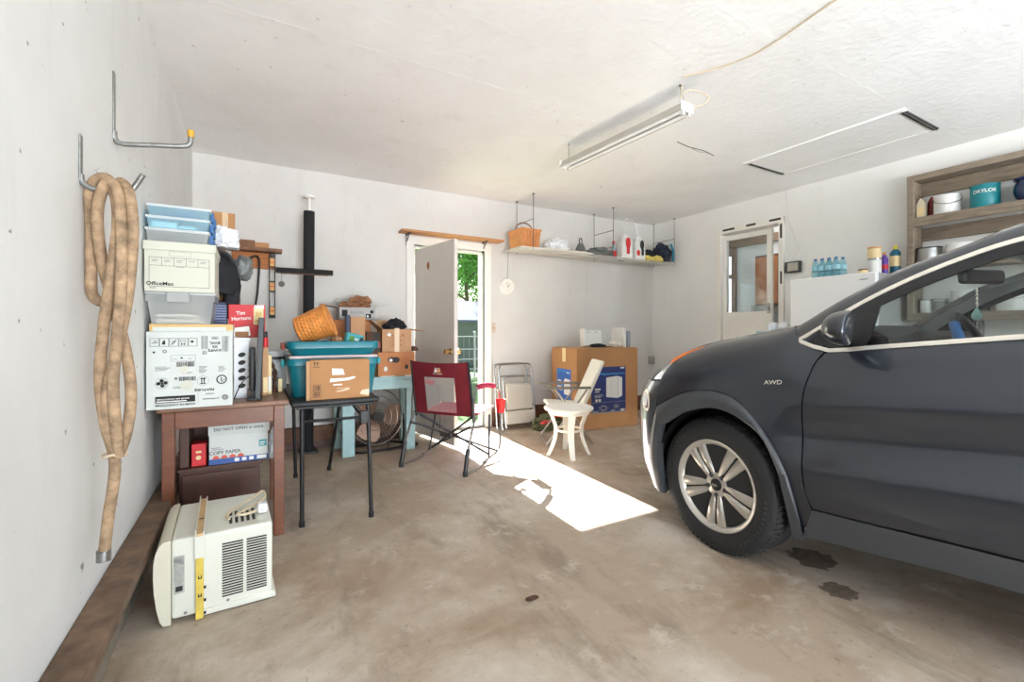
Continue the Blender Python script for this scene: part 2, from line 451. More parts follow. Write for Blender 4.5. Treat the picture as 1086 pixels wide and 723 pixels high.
class Face:     # a flat face to print on: origin o (lower left), unit directions a (across), b (up), offset along their normal
    def __init__(s, mb, o, a, b, off=.0008):
        s.mb = mb; s.o = Vector(o); s.a = Vector(a).normalized(); s.b = Vector(b).normalized(); s.u = s.a.cross(s.b); s.n = s.u * off
    def p(s, x, y): return s.o + s.a * x + s.b * y + s.n
    def poly(s, pts, mi): s.n = s.n + s.u * 2e-5; s.mb.add([s.p(*q) for q in pts], [tuple(range(len(pts)))], mi); return s
    def rect(s, x, y, w, h, mi): return s.poly([(x, y), (x + w, y), (x + w, y + h), (x, y + h)], mi)
    def frame(s, x, y, w, h, t, mi):
        s.rect(x, y, w, t, mi); s.rect(x, y + h - t, w, t, mi); s.rect(x, y + t, t, h - 2 * t, mi); return s.rect(x + w - t, y + t, t, h - 2 * t, mi)
    def disc(s, x, y, r, mi, n=20, ry=None): return s.poly([(x + r * math.cos(2 * math.pi * k / n), y + (ry or r) * math.sin(2 * math.pi * k / n)) for k in range(n)], mi)
    def ring(s, x, y, r, t, mi, n=24):
        for k in range(n):
            a, b = 2 * math.pi * k / n, 2 * math.pi * (k + 1) / n
            s.poly([(x + r * math.cos(a), y + r * math.sin(a)), (x + r * math.cos(b), y + r * math.sin(b)), (x + (r - t) * math.cos(b), y + (r - t) * math.sin(b)), (x + (r - t) * math.cos(a), y + (r - t) * math.sin(a))], mi)
        return s
    def text(s, body, x, y, size, mi, rot=0, bold=0.0, sx=1.0):
        s.n = s.n + s.u * 2e-5; vs, fs = text_shape(body, bold); c, q = math.cos(rot), math.sin(rot)
        s.mb.add([s.p(x + size * (sx * vx * c - vy * q), y + size * (sx * vx * q + vy * c)) for vx, vy in vs], fs, mi); return s
    def bars(s, x, y, w, h, n, mi, seed=0):
        g = random.Random(seed)
        for k in range(n):
            s.rect(x + w * k / n, y, w / n * g.uniform(.25, .75), h, mi)
        return s
def thing(name, label, cat, loc=(0, 0, 0), rot=0.0, group=None):
    o = bpy.data.objects.new(name, None); COL.objects.link(o); o.empty_display_size = .05
    o.location = loc; o.rotation_euler.z = rot; o['label'] = label; o['category'] = cat
    if group: o['group'] = group
    return o
def tag(o, label, cat, group=None, kind=None):
    o['label'] = label; o['category'] = cat
    if group: o['group'] = group
    if kind: o['kind'] = kind
    return o
def struct(o): o['kind'] = 'structure'; return o
def dup(root, loc, rot, label=None, group=None):
    r = root.copy(); COL.objects.link(r); r.location = loc; r.rotation_euler.z = rot
    if label: r['label'] = label
    if group: r['group'] = group
    for ch in list(root.children):
        c = ch.copy(); COL.objects.link(c); c.parent = r
        for g in list(ch.children):
            d = g.copy(); COL.objects.link(d); d.parent = c
    return r
def xf(loc=(0, 0, 0), rx=0, ry=0, rz=0):
    return Matrix.Translation(loc) @ Matrix.Rotation(rz, 4, 'Z') @ Matrix.Rotation(ry, 4, 'Y') @ Matrix.Rotation(rx, 4, 'X')

# ---------------------------------------------------------------- the garage shell
LX, RX, BY, FY, CZ = -.45, 5.13, 4.81, -2.4, 2.68
DX0, DX1, DZ = 1.52, 2.37, 2.06          # back door opening
HY0, HY1, HZ0, HZ1 = 2.92, 3.70, .32, 2.36   # house door opening
m = MB(); m.box(LX - .2, RX + .2, FY, BY + .15, -.12, 0); struct(m.build('floor', 'floor_concrete'))
m = MB(); m.box(LX - .2, RX + .2, FY - .15, BY + .15, CZ, CZ + .12)
for y in (1.44, 2.6, 3.66):                      # taped board joints stand a hair proud
    m.box(LX, RX, y - .035, y + .035, CZ - .0006, CZ, 0)
struct(m.build('ceiling', 'ceiling_texture'))
m = MB(); m.box(LX - .15, LX, FY, BY + .15, 0, CZ); struct(m.build('wall_left', 'left_wall_paint'))
m = MB(); m.box(LX, DX0, BY, BY + .15, 0, CZ); m.box(DX1, RX, BY, BY + .15, 0, CZ); m.box(DX0, DX1, BY, BY + .15, DZ, CZ)
struct(m.build('wall_back', 'back_wall_paint'))
m = MB(); m.box(RX, RX + .14, FY, HY0, 0, CZ); m.box(RX, RX + .14, HY1, BY + .15, 0, CZ)
m.box(RX, RX + .14, HY0, HY1, HZ1, CZ); m.box(RX, RX + .14, HY0, HY1, 0, HZ0)
struct(m.build('wall_right', 'right_wall_paint'))
m = MB(); m.box(LX - .15, -.1, FY - .15, FY, 0, CZ); m.box(4.75, RX + .14, FY - .15, FY, 0, CZ); m.box(-.1, 4.75, FY - .15, FY, 2.5, CZ)
struct(m.build('wall_front', 'right_wall_paint'))
# sill plank on a low block curb, along the left and the back wall
m = MB(); m.box(LX, -.35, FY, BY, .235, .28, 0, .006); m.box(LX, -.425, FY, BY, 0, .235, 1)
struct(m.build('baseboard_left', ['sill_wood', 'block_concrete']))
m = MB()
for a, b in ((-.35, DX0 - .1), (DX1 + .1, RX)):
    m.box(a, b, BY - .075, BY, .165, .205, 0, .004); m.box(a, b, BY - .05, BY, .07, .165, 0); m.box(a, b, BY - .06, BY, 0, .07, 1)
struct(m.build('baseboard_back', ['sill_wood_red', 'cabinet_brown']))
# door casing of the back door
m = MB(); m.box(DX0 - .085, DX0, BY - .02, BY + .13, 0, DZ + .02, 0, .004); m.box(DX1, DX1 + .085, BY - .02, BY + .13, 0, DZ + .02, 0, .004)
m.box(DX0 - .085, DX1 + .085, BY - .021, BY + .13, DZ, DZ + .085, 0, .004)
m.box(DX0, DX0 + .022, BY + .03, BY + .13, 0, DZ, 0); m.box(DX1 - .022, DX1, BY + .03, BY + .13, 0, DZ, 0); m.box(DX0, DX1, BY + .03, BY + .13, DZ - .022, DZ, 0)
m.box(DX0, DX1, BY - .01, BY + .15, 0, .03, 1)
struct(m.build('trim_1', ['white_trim', 'galvanised']))
# the open back door
hx, hy = DX0 + .03, BY + .0
ang = math.atan2(4.02 - hy, 1.675 - hx)
dr = bpy.data.objects.new('door_1', None); COL.objects.link(dr); dr.location = (hx, hy, 0); dr.rotation_euler.z = ang; dr['kind'] = 'structure'
m = MB(); m.box(0, .81, -.02, .02, .035, 2.0, 0, .003); f = Face(m, (.81, .0202, 0), (-1, 0, 0), (0, 0, 1))
m.build('door_leaf', ['door_paint', 'rust_stain'], dr)
m = MB(); g = random.Random(3)
for sgn in (-1,):
    P = [(.30 + .03 * math.cos(a) * g.uniform(.7, 1.2), sgn * .0206, 1.80 + .045 * math.sin(a) * g.uniform(.7, 1.15)) for a in [2 * math.pi * k / 18 for k in range(18)]]
    m.add(P, [tuple(range(18))], 0)
m.build('rust_mark', 'rust_stain', dr)
for sgn in (-1, 1):
    m = MB(); T = xf((.745, sgn * .02, .93), -sgn * R(90))
    m.lathe([(0, 0), (.032, 0), (.03, .008), (.012, .012), (.011, .03), (.022, .04), (.027, .052), (.024, .064), (0, .07)], 20, 0, T)
    m.build('door_knob', 'brass', dr)
m = MB()
for z in (.25, 1.0, 1.8): m.cyl((-.004, -.012, z - .045), (-.004, -.012, z + .045), .008, 10)
m.build('hinge', 'steel', dr)
# house door, a step up, ajar into the kitchen
m = MB(); m.box(RX - .02, RX + .15, HY0 - .03, HY0 + .03, HZ0, HZ1 + .04, 0, .004); m.box(RX - .02, RX + .15, HY1 - .03, HY1 + .03, HZ0, HZ1 + .04, 0, .004)
m.box(RX - .022, RX + .15, HY0 - .03, HY1 + .03, HZ1 - .025, HZ1 + .045, 0, .004); m.box(RX - .02, RX + .15, HY0 + .03, HY1 - .03, HZ0, HZ0 + .03, 0)
for y, l in ((3.56, .16), (3.27, .12), (2.985, .13)): m.box(RX - .0225, RX - .018, y - l / 2, y + l / 2, HZ1 + .005, HZ1 + .03, 1)
for z, l in ((2.24, .16), (1.72, .14)): m.box(RX - .0225, RX - .016, HY0 - .012, HY0 + .008, z - l / 2, z + l / 2, 1)
struct(m.build('trim_2', ['white_trim', 'gap_dark']))
hd = bpy.data.objects.new('door_2', None); COL.objects.link(hd); hd.location = (RX + .04, HY1 - .032, 0); hd.rotation_euler.z = R(-90 + 4); hd['kind'] = 'structure'
W = .60
m = MB(); m.box(0, W, -.02, .02, HZ0 + .04, 1.36, 0, .003); m.box(0, .045, -.02, .02, 1.36, 2.31, 0, .003); m.box(W - .06, W, -.02, .02, 1.36, 2.31, 0, .003); m.box(.045, W - .06, -.02, .02, 2.25, 2.31, 0, .003)
m.box(.09, W - .09, -.024, -.019, .55, 1.25, 0, .003)
m.build('door_leaf', 'white_trim', hd)
m = MB(); m.box(.045, W - .06, -.004, .004, 1.36, 2.25); m.build('pane', 'window_pane', hd)
m = MB(); m.box(W - .055, W - .02, -.032, -.02, 1.33, 1.45, 0, .004); m.box(W - .05, W - .025, -.05, -.03, 1.37, 1.40, 0, .004); m.build('door_handle', 'steel', hd)
# the kitchen behind it
for nm, bx in (('wall_kitchen_near', (RX + .14, 8.5, 1.5, 1.6, 0, 3.0)), ('wall_kitchen_far', (RX + .14, 8.5, 6.2, 6.3, 0, 3.0)), ('wall_kitchen_back', (7.2, 7.3, 1.5, 6.3, 0, 3.0)), ('ceiling_kitchen', (RX + .14, 8.5, 1.5, 6.3, 3.0, 3.1)), ('floor_kitchen', (RX + .14, 8.5, 1.5, 6.3, HZ0 - .1, HZ0))):
    m = MB(); m.box(*bx); struct(m.build(nm, 'kitchen_wall'))
m = MB(); m.box(7.15, 7.2, 1.6, 6.2, 2.55, 2.68, 0, .004); struct(m.build('trim_3', 'kitchen_trim'))
# kitchen window with a dark casing on the far wall
m = MB(); m.box(7.16, 7.2, 4.86, 5.08, 1.25, 2.55, 0); struct(m.build('window_1', 'kitchen_trim'))
m = MB()
for a, b in ((1.36, 2.02), (2.1, 2.4)): m.box(7.15, 7.165, 4.94, 4.985, a, b)
struct(m.build('window_2', 'window_glow'))
kc = thing('kitchen_cabinet', 'honey brown wooden wall cupboard seen through the house door', 'cabinet', (7.199, 3.9, 1.52))
m = MB(); m.box(-.32, 0, -.75, .43, 0, .78, 0, .004); m.build('body', 'cabinet_brown', kc)
for y0 in (.06, -.32, -.70):
    m = MB(); m.box(-.34, -.322, y0 + .01, y0 + .36, .03, .75, 0, .004); m.box(-.348, -.34, y0 + .07, y0 + .30, .1, .68, 0, .006); m.build('door', 'kitchen_cabinet', kc)
kb = MB(); kb.box(7.19, 7.2, 3.4, 4.6, 1.2, 1.55); struct(kb.build('wall_tiles', 'kitchen_tile'))
kt = thing('kitchen_counter', 'dark kitchen counter seen low through the house door gap', 'counter', (7.2, 4.0, HZ0))
m = MB(); m.box(-.6, -.001, -.9, .6, 0, .84, 0); m.build('base_cabinet', 'cabinet_brown', kt)
m = MB(); m.box(-.62, -.001, -.92, .62, .84, .88, 0, .006); m.build('worktop', 'black_plastic', kt)
# ceiling: attic hatch with its trim, cracks
m = MB()
m.box(3.96, 4.58, 1.43, 2.58, CZ - .006, CZ, 0)
m.box(3.94, 3.985, 1.40, 2.60, CZ - .014, CZ, 0, .003)
m.box(4.545, 4.56, 1.43, 2.58, CZ - .011, CZ, 1)
m.box(4.0, 4.56, 1.408, 1.442, CZ - .012, CZ, 2); m.box(4.0, 4.57, 1.418, 1.424, CZ - .016, CZ - .012, 3)
m.box(4.0, 4.55, 2.565, 2.585, CZ - .012, CZ, 2)
struct(m.build('trim_4', ['ceiling_texture', 'white_trim', 'gap_dark', 'galvanised']))
m = MB(); m.tube([(3.03, 2.575, CZ - .0005), (3.2, 2.60, CZ - .0005), (3.38, 2.59, CZ - .0005), (3.555, 2.62, CZ - .0005)], .0035, 5); m.tube([(3.25, 2.61, CZ), (3.37, 2.63, CZ), (3.46, 2.605, CZ)], .002, 5)
struct(m.build('trim_5', 'gap_dark'))
# right wall: concrete step under the house door
m = MB(); m.box(4.75, RX, 2.85, 3.75, 0, .17, 0, .01); struct(m.build('trim_6', 'block_concrete'))

# ---------------------------------------------------------------- outside: lawn, driveway, shed, fence, trees
m = MB(); m.box(-30, 40, BY + .15, 60, -.16, -.03); struct(m.build('lawn', 'grass'))
m = MB(); m.box(-30, 40, -40, FY - .0, -.16, -.02); struct(m.build('driveway', 'driveway'))
sh = thing('garden_shed', 'grey green shed with pale roof beyond the open back door', 'shed', (8.2, 15.2, -.03), R(4))
m = MB(); m.box(-2.6, 2.6, -1.2, 1.2, 0, 1.5); m.build('wall', 'shed_wall', sh)
m = MB(); m.prism([(-1.4, 1.45), (0, 2.15), (1.4, 1.45), (1.4, 1.52), (0, 2.24), (-1.4, 1.52)], -2.8, 2.8, 0, Matrix.Rotation(R(90), 4, 'Z') @ Matrix.Rotation(R(90), 4, 'X')); m.build('roof', 'shed_roof', sh)
fe = thing('wire_fence', 'pale metal garden fence on posts in front of the shed', 'fence', (4.2, 10.5, -.03))
for k in range(6):
    m = MB(); m.cyl((-2 + k * .9, 0, 0), (-2 + k * .9, 0, 1.1), .03, 8); m.ball((-2 + k * .9, 0, 1.12), .038); m.build('post', 'fence_grey', fe)
m = MB()
for z in (.2, .45, .7, 1.02): m.tube([(-2, 0, z), (2.5, 0, z)], .014, 6)
for k in range(30): m.tube([(-2 + k * .15, 0, .05), (-2 + k * .15, 0, 1.02)], .005, 4)
m.build('rail', 'fence_grey', fe)
def tree(label, x, y, h, r, seed, n):
    t = thing('tree', label, 'tree', (x, y, -.03), 0, 'trees beyond the back door'); g = random.Random(seed)
    m = MB(); m.tube([(0, 0, 0), (.05, .03, h * .25), (-.04, .05, h * .5), (.1, 0, h * .8)], lambda q: .16 * (1 - q * .8), 10, 0, 4)
    for k in range(7):
        a = g.uniform(0, 6.28); z = h * g.uniform(.25, .6); m.tube([(0, 0, z), (math.cos(a) * r * .4, math.sin(a) * r * .4, z + r * .3), (math.cos(a) * r * .75, math.sin(a) * r * .75, z + r * .5)], lambda q: .06 * (1 - q * .8), 7, 0, 3)
    m.build('trunk', 'bark', t)
    m = MB(); vs = []; fs = []
    cl = [(Vector((g.gauss(0, r * .42), g.gauss(0, r * .42), h * .58 + g.gauss(0, h * .19)))) for _ in range(46)]
    for _ in range(n):
        c = g.choice(cl) + Vector((g.gauss(0, .33), g.gauss(0, .33), g.gauss(0, .28))); s = g.uniform(.06, .13)
        if c.z < h * .12: c.z = h * .12 + g.random()
        d = Vector((g.uniform(-1, 1), g.uniform(-1, 1), g.uniform(-.6, .6))).normalized(); e = d.orthogonal().normalized(); q = (e * math.cos(1) + d.cross(e) * math.sin(1))
        o = len(vs); vs += [c - d * s, c + q * s * .5, c + d * s, c - q * s * .5 + Vector((0, 0, .02))]; fs.append((o, o + 1, o + 2, o + 3))
    m.add(vs, fs); m.build('foliage', 'leaf', t, auto=False)
tree('big leafy green tree filling the gap beside the open door leaf', 9.6, 21.5, 8.0, 2.6, 5, 9000)
tree('tree whose dark crown shows between hinge jamb and open door leaf', 3.9, 13.2, 6.4, 1.5, 8, 7000)
tree('farther tree behind the shed, paler crown', 15.5, 31.0, 9.0, 3.2, 11, 7000)
# ---------------------------------------------------------------- left wall: two utility hooks and the hose
t = thing('utility_hook', 'big steel hook with a yellow tip high on the left wall', 'hook', (LX, 2.21, 1.84))
m = MB(); m.box(0, .005, -.013, .013, 0, .25, 0, .002); m.tube([(.003, 0, .03), (.006, 0, .0), (.03, 0, -.012), (.12, -.004, .0), (.20, -.004, .012), (.232, -.004, .025), (.238, -.004, .06)], .0095, 10, 0, 5)
m.build('bracket', 'galvanised', t)
m = MB(); m.cyl((.238, -.004, .055), (.238, -.004, .082), .0115, 12); c = m.build('tip_cap', 'yellow_cap', t); c['label'] = 'yellow end cap'
t = thing('utility_hook', 'smaller steel hook on the left wall, holding the hose', 'hook', (LX, 1.83, 1.575))
m = MB(); m.box(0, .005, -.012, .012, 0, .14, 0, .002); m.tube([(.003, 0, .02), (.006, 0, -.002), (.03, 0, -.018), (.09, 0, -.02), (.118, 0, -.012), (.135, -.004, .012), (.152, -.012, .042)], .0085, 10, 0, 5)
m.build('bracket', 'galvanised', t)
# hose: one path, loops over the hook and drops in a tail; x/z in the plane of the hook
def hz(u, v, y=1.82):
    r = (u - 543) / 483; S_, C_ = .49546, .86863; dx, dy = S_ + r * C_, C_ - r * S_; k = y / dy
    return (max(dx * k, LX + .019), y, 1.125 + (351 - v) / 483 * k)
path = [(110, 590, 1.82), (115, 548, 1.82), (122, 492, 1.82), (112, 450, 1.80), (106, 400, 1.80), (111, 340, 1.80), (119, 285, 1.80), (125, 235, 1.80), (121, 200, 1.815),
        (110, 188, 1.83), (96, 200, 1.85), (88, 240, 1.86), (89, 285, 1.86), (98, 312, 1.85), (110, 321, 1.84), (120, 314, 1.83), (127, 280, 1.84), (134, 235, 1.85), (133, 203, 1.845),
        (128, 193, 1.83), (137, 205, 1.80), (141, 245, 1.79), (136, 310, 1.79), (124, 372, 1.78), (113, 420, 1.79), (116, 460, 1.80), (125, 480, 1.81), (135, 455, 1.83), (139, 415, 1.84),
        (133, 370, 1.84), (121, 325, 1.84), (108, 275, 1.84), (103, 230, 1.83), (109, 200, 1.815), (118, 193, 1.80), (126, 210, 1.79), (129, 260, 1.78), (127, 330, 1.77), (120, 400, 1.77), (123, 455, 1.79), (126, 484, 1.805)]
P = [Vector(hz(*p)) for p in path]
hose = thing('garden_hose', 'dirty tan hose looped over the smaller hook on the left wall', 'hose', (P[0].x, P[0].y, P[0].z))
m = MB(); m.tube([p - P[0] for p in P], .015, 10, 0, 6); m.build('hose_body', 'hose_tan', hose)
m = MB(); q = P[2] - P[0]; m.tube([q + Vector((.028 * math.cos(a), .028 * math.sin(a), .004 * math.sin(3 * a) + .03)) for a in [2 * math.pi * k / 20 for k in range(20)]], .004, 6, 0, 0, True); m.build('tie', 'cord_cream', hose)
m = MB(); m.cyl((0, 0, -.012), (0, 0, .02), .0185, 12); m.build('end_fitting', 'steel', hose)

# ---------------------------------------------------------------- window air conditioner on the floor
ac = thing('air_conditioner', 'old cream window air conditioner lying on the floor by the left wall', 'air conditioner', (.0, 0, 0))
ac.location = (-.27, 2.16, 0.004); ac.rotation_euler.z = R(2.5)
# local: x along its depth (front bezel at -x), y into the room, grille side at y=0
Wd, De, He = .43, .345, .318
m = MB()
m.box(.0, De, 0, Wd, .012, He, 0, .012)
m.box(.10, De + .006, -.004, Wd, 0, .026, 0, .004); m.box(.2, De + .012, -.006, Wd, .0, .018, 0, .004)
f = Face(m, (0, -.0002, 0), (1, 0, 0), (0, 0, 1), .0012)
for c0 in (.165, .25):
    for k in range(21):
        z = .052 + k * .0105; f.rect(c0, z, .073, .0062, 1)
f.rect(.256, .10, .05, .14, 3) if False else None
for sx, sz in ((.045, .03), (.185, .036), (.315, .062)): f.disc(sx, sz, .006, 4, 12)
f = Face(m, (0, 0, He), (1, 0, 0), (0, 1, 0), .0012)
for r0, hgt in ((.06, .07), (.155, .05)):
    for k in range(5): f.rect(.19 + k * .021, r0, .011, hgt, 1)
m.build('case', ['ac_white', 'ac_dark', 'ac_label', 'ac_coil', 'steel'], ac)
m = MB(); m.box(.27, .315, .004, .012, .08, .24); 
m = MB()
pr = [(0, 0), (-.024, .002), (-.034, .02), (-.044, .07), (-.051, .13), (-.054, .19), (-.053, .24), (-.047, .28), (-.036, .306), (-.022, .319), (0, .322)]
T = Matrix(((1, 0, 0, 0), (0, 0, -1, Wd + .008), (0, 1, 0, 0), (0, 0, 0, 1)))
m.prism(pr, 0, Wd + .016, 0, T, True)
for k in range(10): m.box(-.057, -.04, .05 + k * .035, .07 + k * .035, .1, .2, 0, .002)
m.build('front_bezel', 'ac_cream', ac)
m = MB(); f = Face(m, (.008, -.0002, .11), (1, 0, 0), (0, 0, 1), .0012); f.rect(0, 0, .034, .145, 0); f.rect(.004, .112, .026, .024, 1); f.rect(.006, .008, .022, .02, 2)
for k in range(9): f.rect(.005, .035 + k * .008, .024, .003, 1)
c = m.build('rating_label', ['ac_label', 'can_silver', 'ink_black'], ac)
m = MB(); m.box(.078, .104, -.018, -.002, -.002, .235, 0, .002); m.box(.074, .108, -.014, -.001, .225, He + .004, 1, .002)
for z in (.085, .155): m.box(.086, .098, -.02, -.017, z, z + .004, 2); m.box(.086, .089, -.02, -.017, z, z + .012, 2); m.box(.095, .098, -.02, -.017, z, z + .012, 2)
for z in (.01, .06, .11): m.box(.102, .112, -.012, -.006, z, z + .008, 2)
c = m.build('side_channel', ['ac_yellow', 'ac_white', 'ink_black'], ac); c['label'] = 'yellowed side curtain channel'
m = MB(); m.box(.076, .106, -.016, Wd, He + .001, He + .012, 0, .002); m.box(.076, .080, -.016, Wd, He, He + .026, 1); m.box(.102, .106, -.016, Wd, He, He + .02, 1); m.box(.083, .1, .15, .158, He + .012, He + .014, 2)
c = m.build('top_channel', ['ac_tan', 'ac_white', 'ink_black'], ac); c['label'] = 'tan channel across the top'
m = MB(); z = He + .008
m.tube([(.19, .10, z), (.18, .14, z), (.21, .20, z + .006), (.28, .26, z + .02), (.325, .31, z + .03), (.335, .27, z + .02), (.31, .22, z + .012), (.25, .15, z + .01), (.22, .115, z + .01), (.25, .11, z + .004), (.305, .125, z + .01)], .0055, 8, 0, 6)
m.build('power_cord', 'cord_cream', ac)
m = MB(); m.box(.295, .335, .10, .15, He + .003, He + .045, 0, .012, None, 3); m.cyl((.315, .1, He + .02), (.315, .082, He + .02), .004, 8); m.build('plug', 'plastic_bag', ac)

# ---------------------------------------------------------------- brown wooden table
TX0, TX1, TY0, TY1, TZ = -.41, .178, 2.80, 3.52, .745
tb = thing('wooden_table', 'brown wooden table against the left wall, loaded with boxes', 'table', (TX0, TY0, 0))
w_, d_ = TX1 - TX0, TY1 - TY0
m = MB(); m.box(-.0, w_, 0, d_, TZ - .028, TZ, 0, .008); m.build('tabletop', 'table_wood_top', tb)
for x, y in ((.02, .015), (w_ - .075, .015), (.02, d_ - .075), (w_ - .075, d_ - .075)):
    m = MB(); m.box(x, x + .052, y, y + .052, 0, TZ - .028, 0, .004); m.build('leg', 'table_wood', tb)
m = MB(); m.box(.072, w_ - .075, .022, .044, TZ - .115, TZ - .028, 0, .003); m.box(.072, w_ - .075, d_ - .045, d_ - .025, TZ - .115, TZ - .028, 0, .003)
m.box(.03, .05, .067, d_ - .075, TZ - .115, TZ - .028, 0, .003); m.box(w_ - .05, w_ - .03, .067, d_ - .075, TZ - .115, TZ - .028, 0, .003); m.build('apron', 'table_wood', tb)
# brown cabinet under it
cb = thing('storage_cabinet', 'dark brown low cabinet standing under the wooden table', 'cabinet', (-.335, 2.95, 0))
m = MB(); m.box(0, .375, .012, .42, .0, .375, 0, .004); m.box(-.008, .383, 0, .43, .375, .393, 0, .004); m.build('body', 'cabinet_brown', cb)
m = MB(); m.box(.012, .363, -.004, .012, .03, .36, 0, .004); m.build('door', 'cabinet_brown', cb)
m = MB(); m.box(-.335, -.295, 2.985, 3.3, .393, .69, 0, .003); m.box(-.335, -.22, 3.27, 3.29, .393, .69, 0, .003)
tag(m.build('wooden_board', 'cabinet_brown', world=(-.315, 3.1, .393)), 'dark brown angled boards standing on the low cabinet, beside the paper carton', 'board')
# copy paper box on it
cp = thing('paper_carton', 'white copy paper carton with blue base band on the cabinet under the table', 'box', (-.205, 2.975, .393))
cw, cd, ch = .283, .21, .232
m = MB(); m.box(0, cw, 0, cd, 0, .165, 0, .003); f = Face(m, (0, 0, 0), (1, 0, 0), (0, 0, 1), .0012)
f.rect(0, 0, cw, .03, 1); f.rect(.12, .006, .022, .018, 3); f.rect(.155, .006, .022, .018, 3); f.rect(.19, .006, .022, .018, 3); f.rect(.228, .006, .048, .02, 3)
for k in range(4): f.poly([(.032 + k * .039 + .016 * math.cos(a), .03 + .018 * math.sin(a)) for a in [math.pi * q / 10 for q in range(11)]], 2)
f.text('COPY PAPER', .075, .062, .026, 4, bold=.01); f.rect(.012, .088, .04, .004, 6); f.rect(.012, .079, .055, .004, 6)
f.rect(.238, .075, .038, .038, 5); f.rect(.243, .094, .026, .006, 3); f.rect(.243, .082, .022, .005, 3)
m.build('body', ['carton_white', 'print_blue', 'print_orange_red', 'paper_white', 'ink_black', 'print_teal', 'ink_grey'], cp)
m = MB(); m.box(-.004, cw + .004, -.004, cd + .004, .158, ch, 0, .003); f = Face(m, (-.004, -.004, .158), (1, 0, 0), (0, 0, 1), .0012)
f.text('5-REAM OFFICE PACK', cw / 2 + .004, .058, .0155, 1, bold=.02); f.text('DO NOT OPEN in store', cw / 2 + .004, .032, .023, 1, bold=.012)
m.build('lid', ['carton_white', 'ink_black'], cp)
rb = MB(); rb.box(0, .065, 0, .09, 0, .12, 0, .003); f = Face(rb, (0, 0, 0), (1, 0, 0), (0, 0, 1), .001); f.rect(.02, .07, .025, .012, 1); f.disc(.032, .045, .012, 1)
tag(rb.build('small_box', ['print_red', 'print_cream'], loc=(-.285, 2.99, .393)), 'small red box beside the copy paper carton under the table', 'box')
pb = MB(); pb.lump((0, 0, .1), .028, .06, .11, 0, .3, 4); tag(pb.build('plastic_bag', 'plastic_bag', loc=(.108, 3.06, .34)), 'white plastic bag hanging beside the copy paper carton', 'bag')

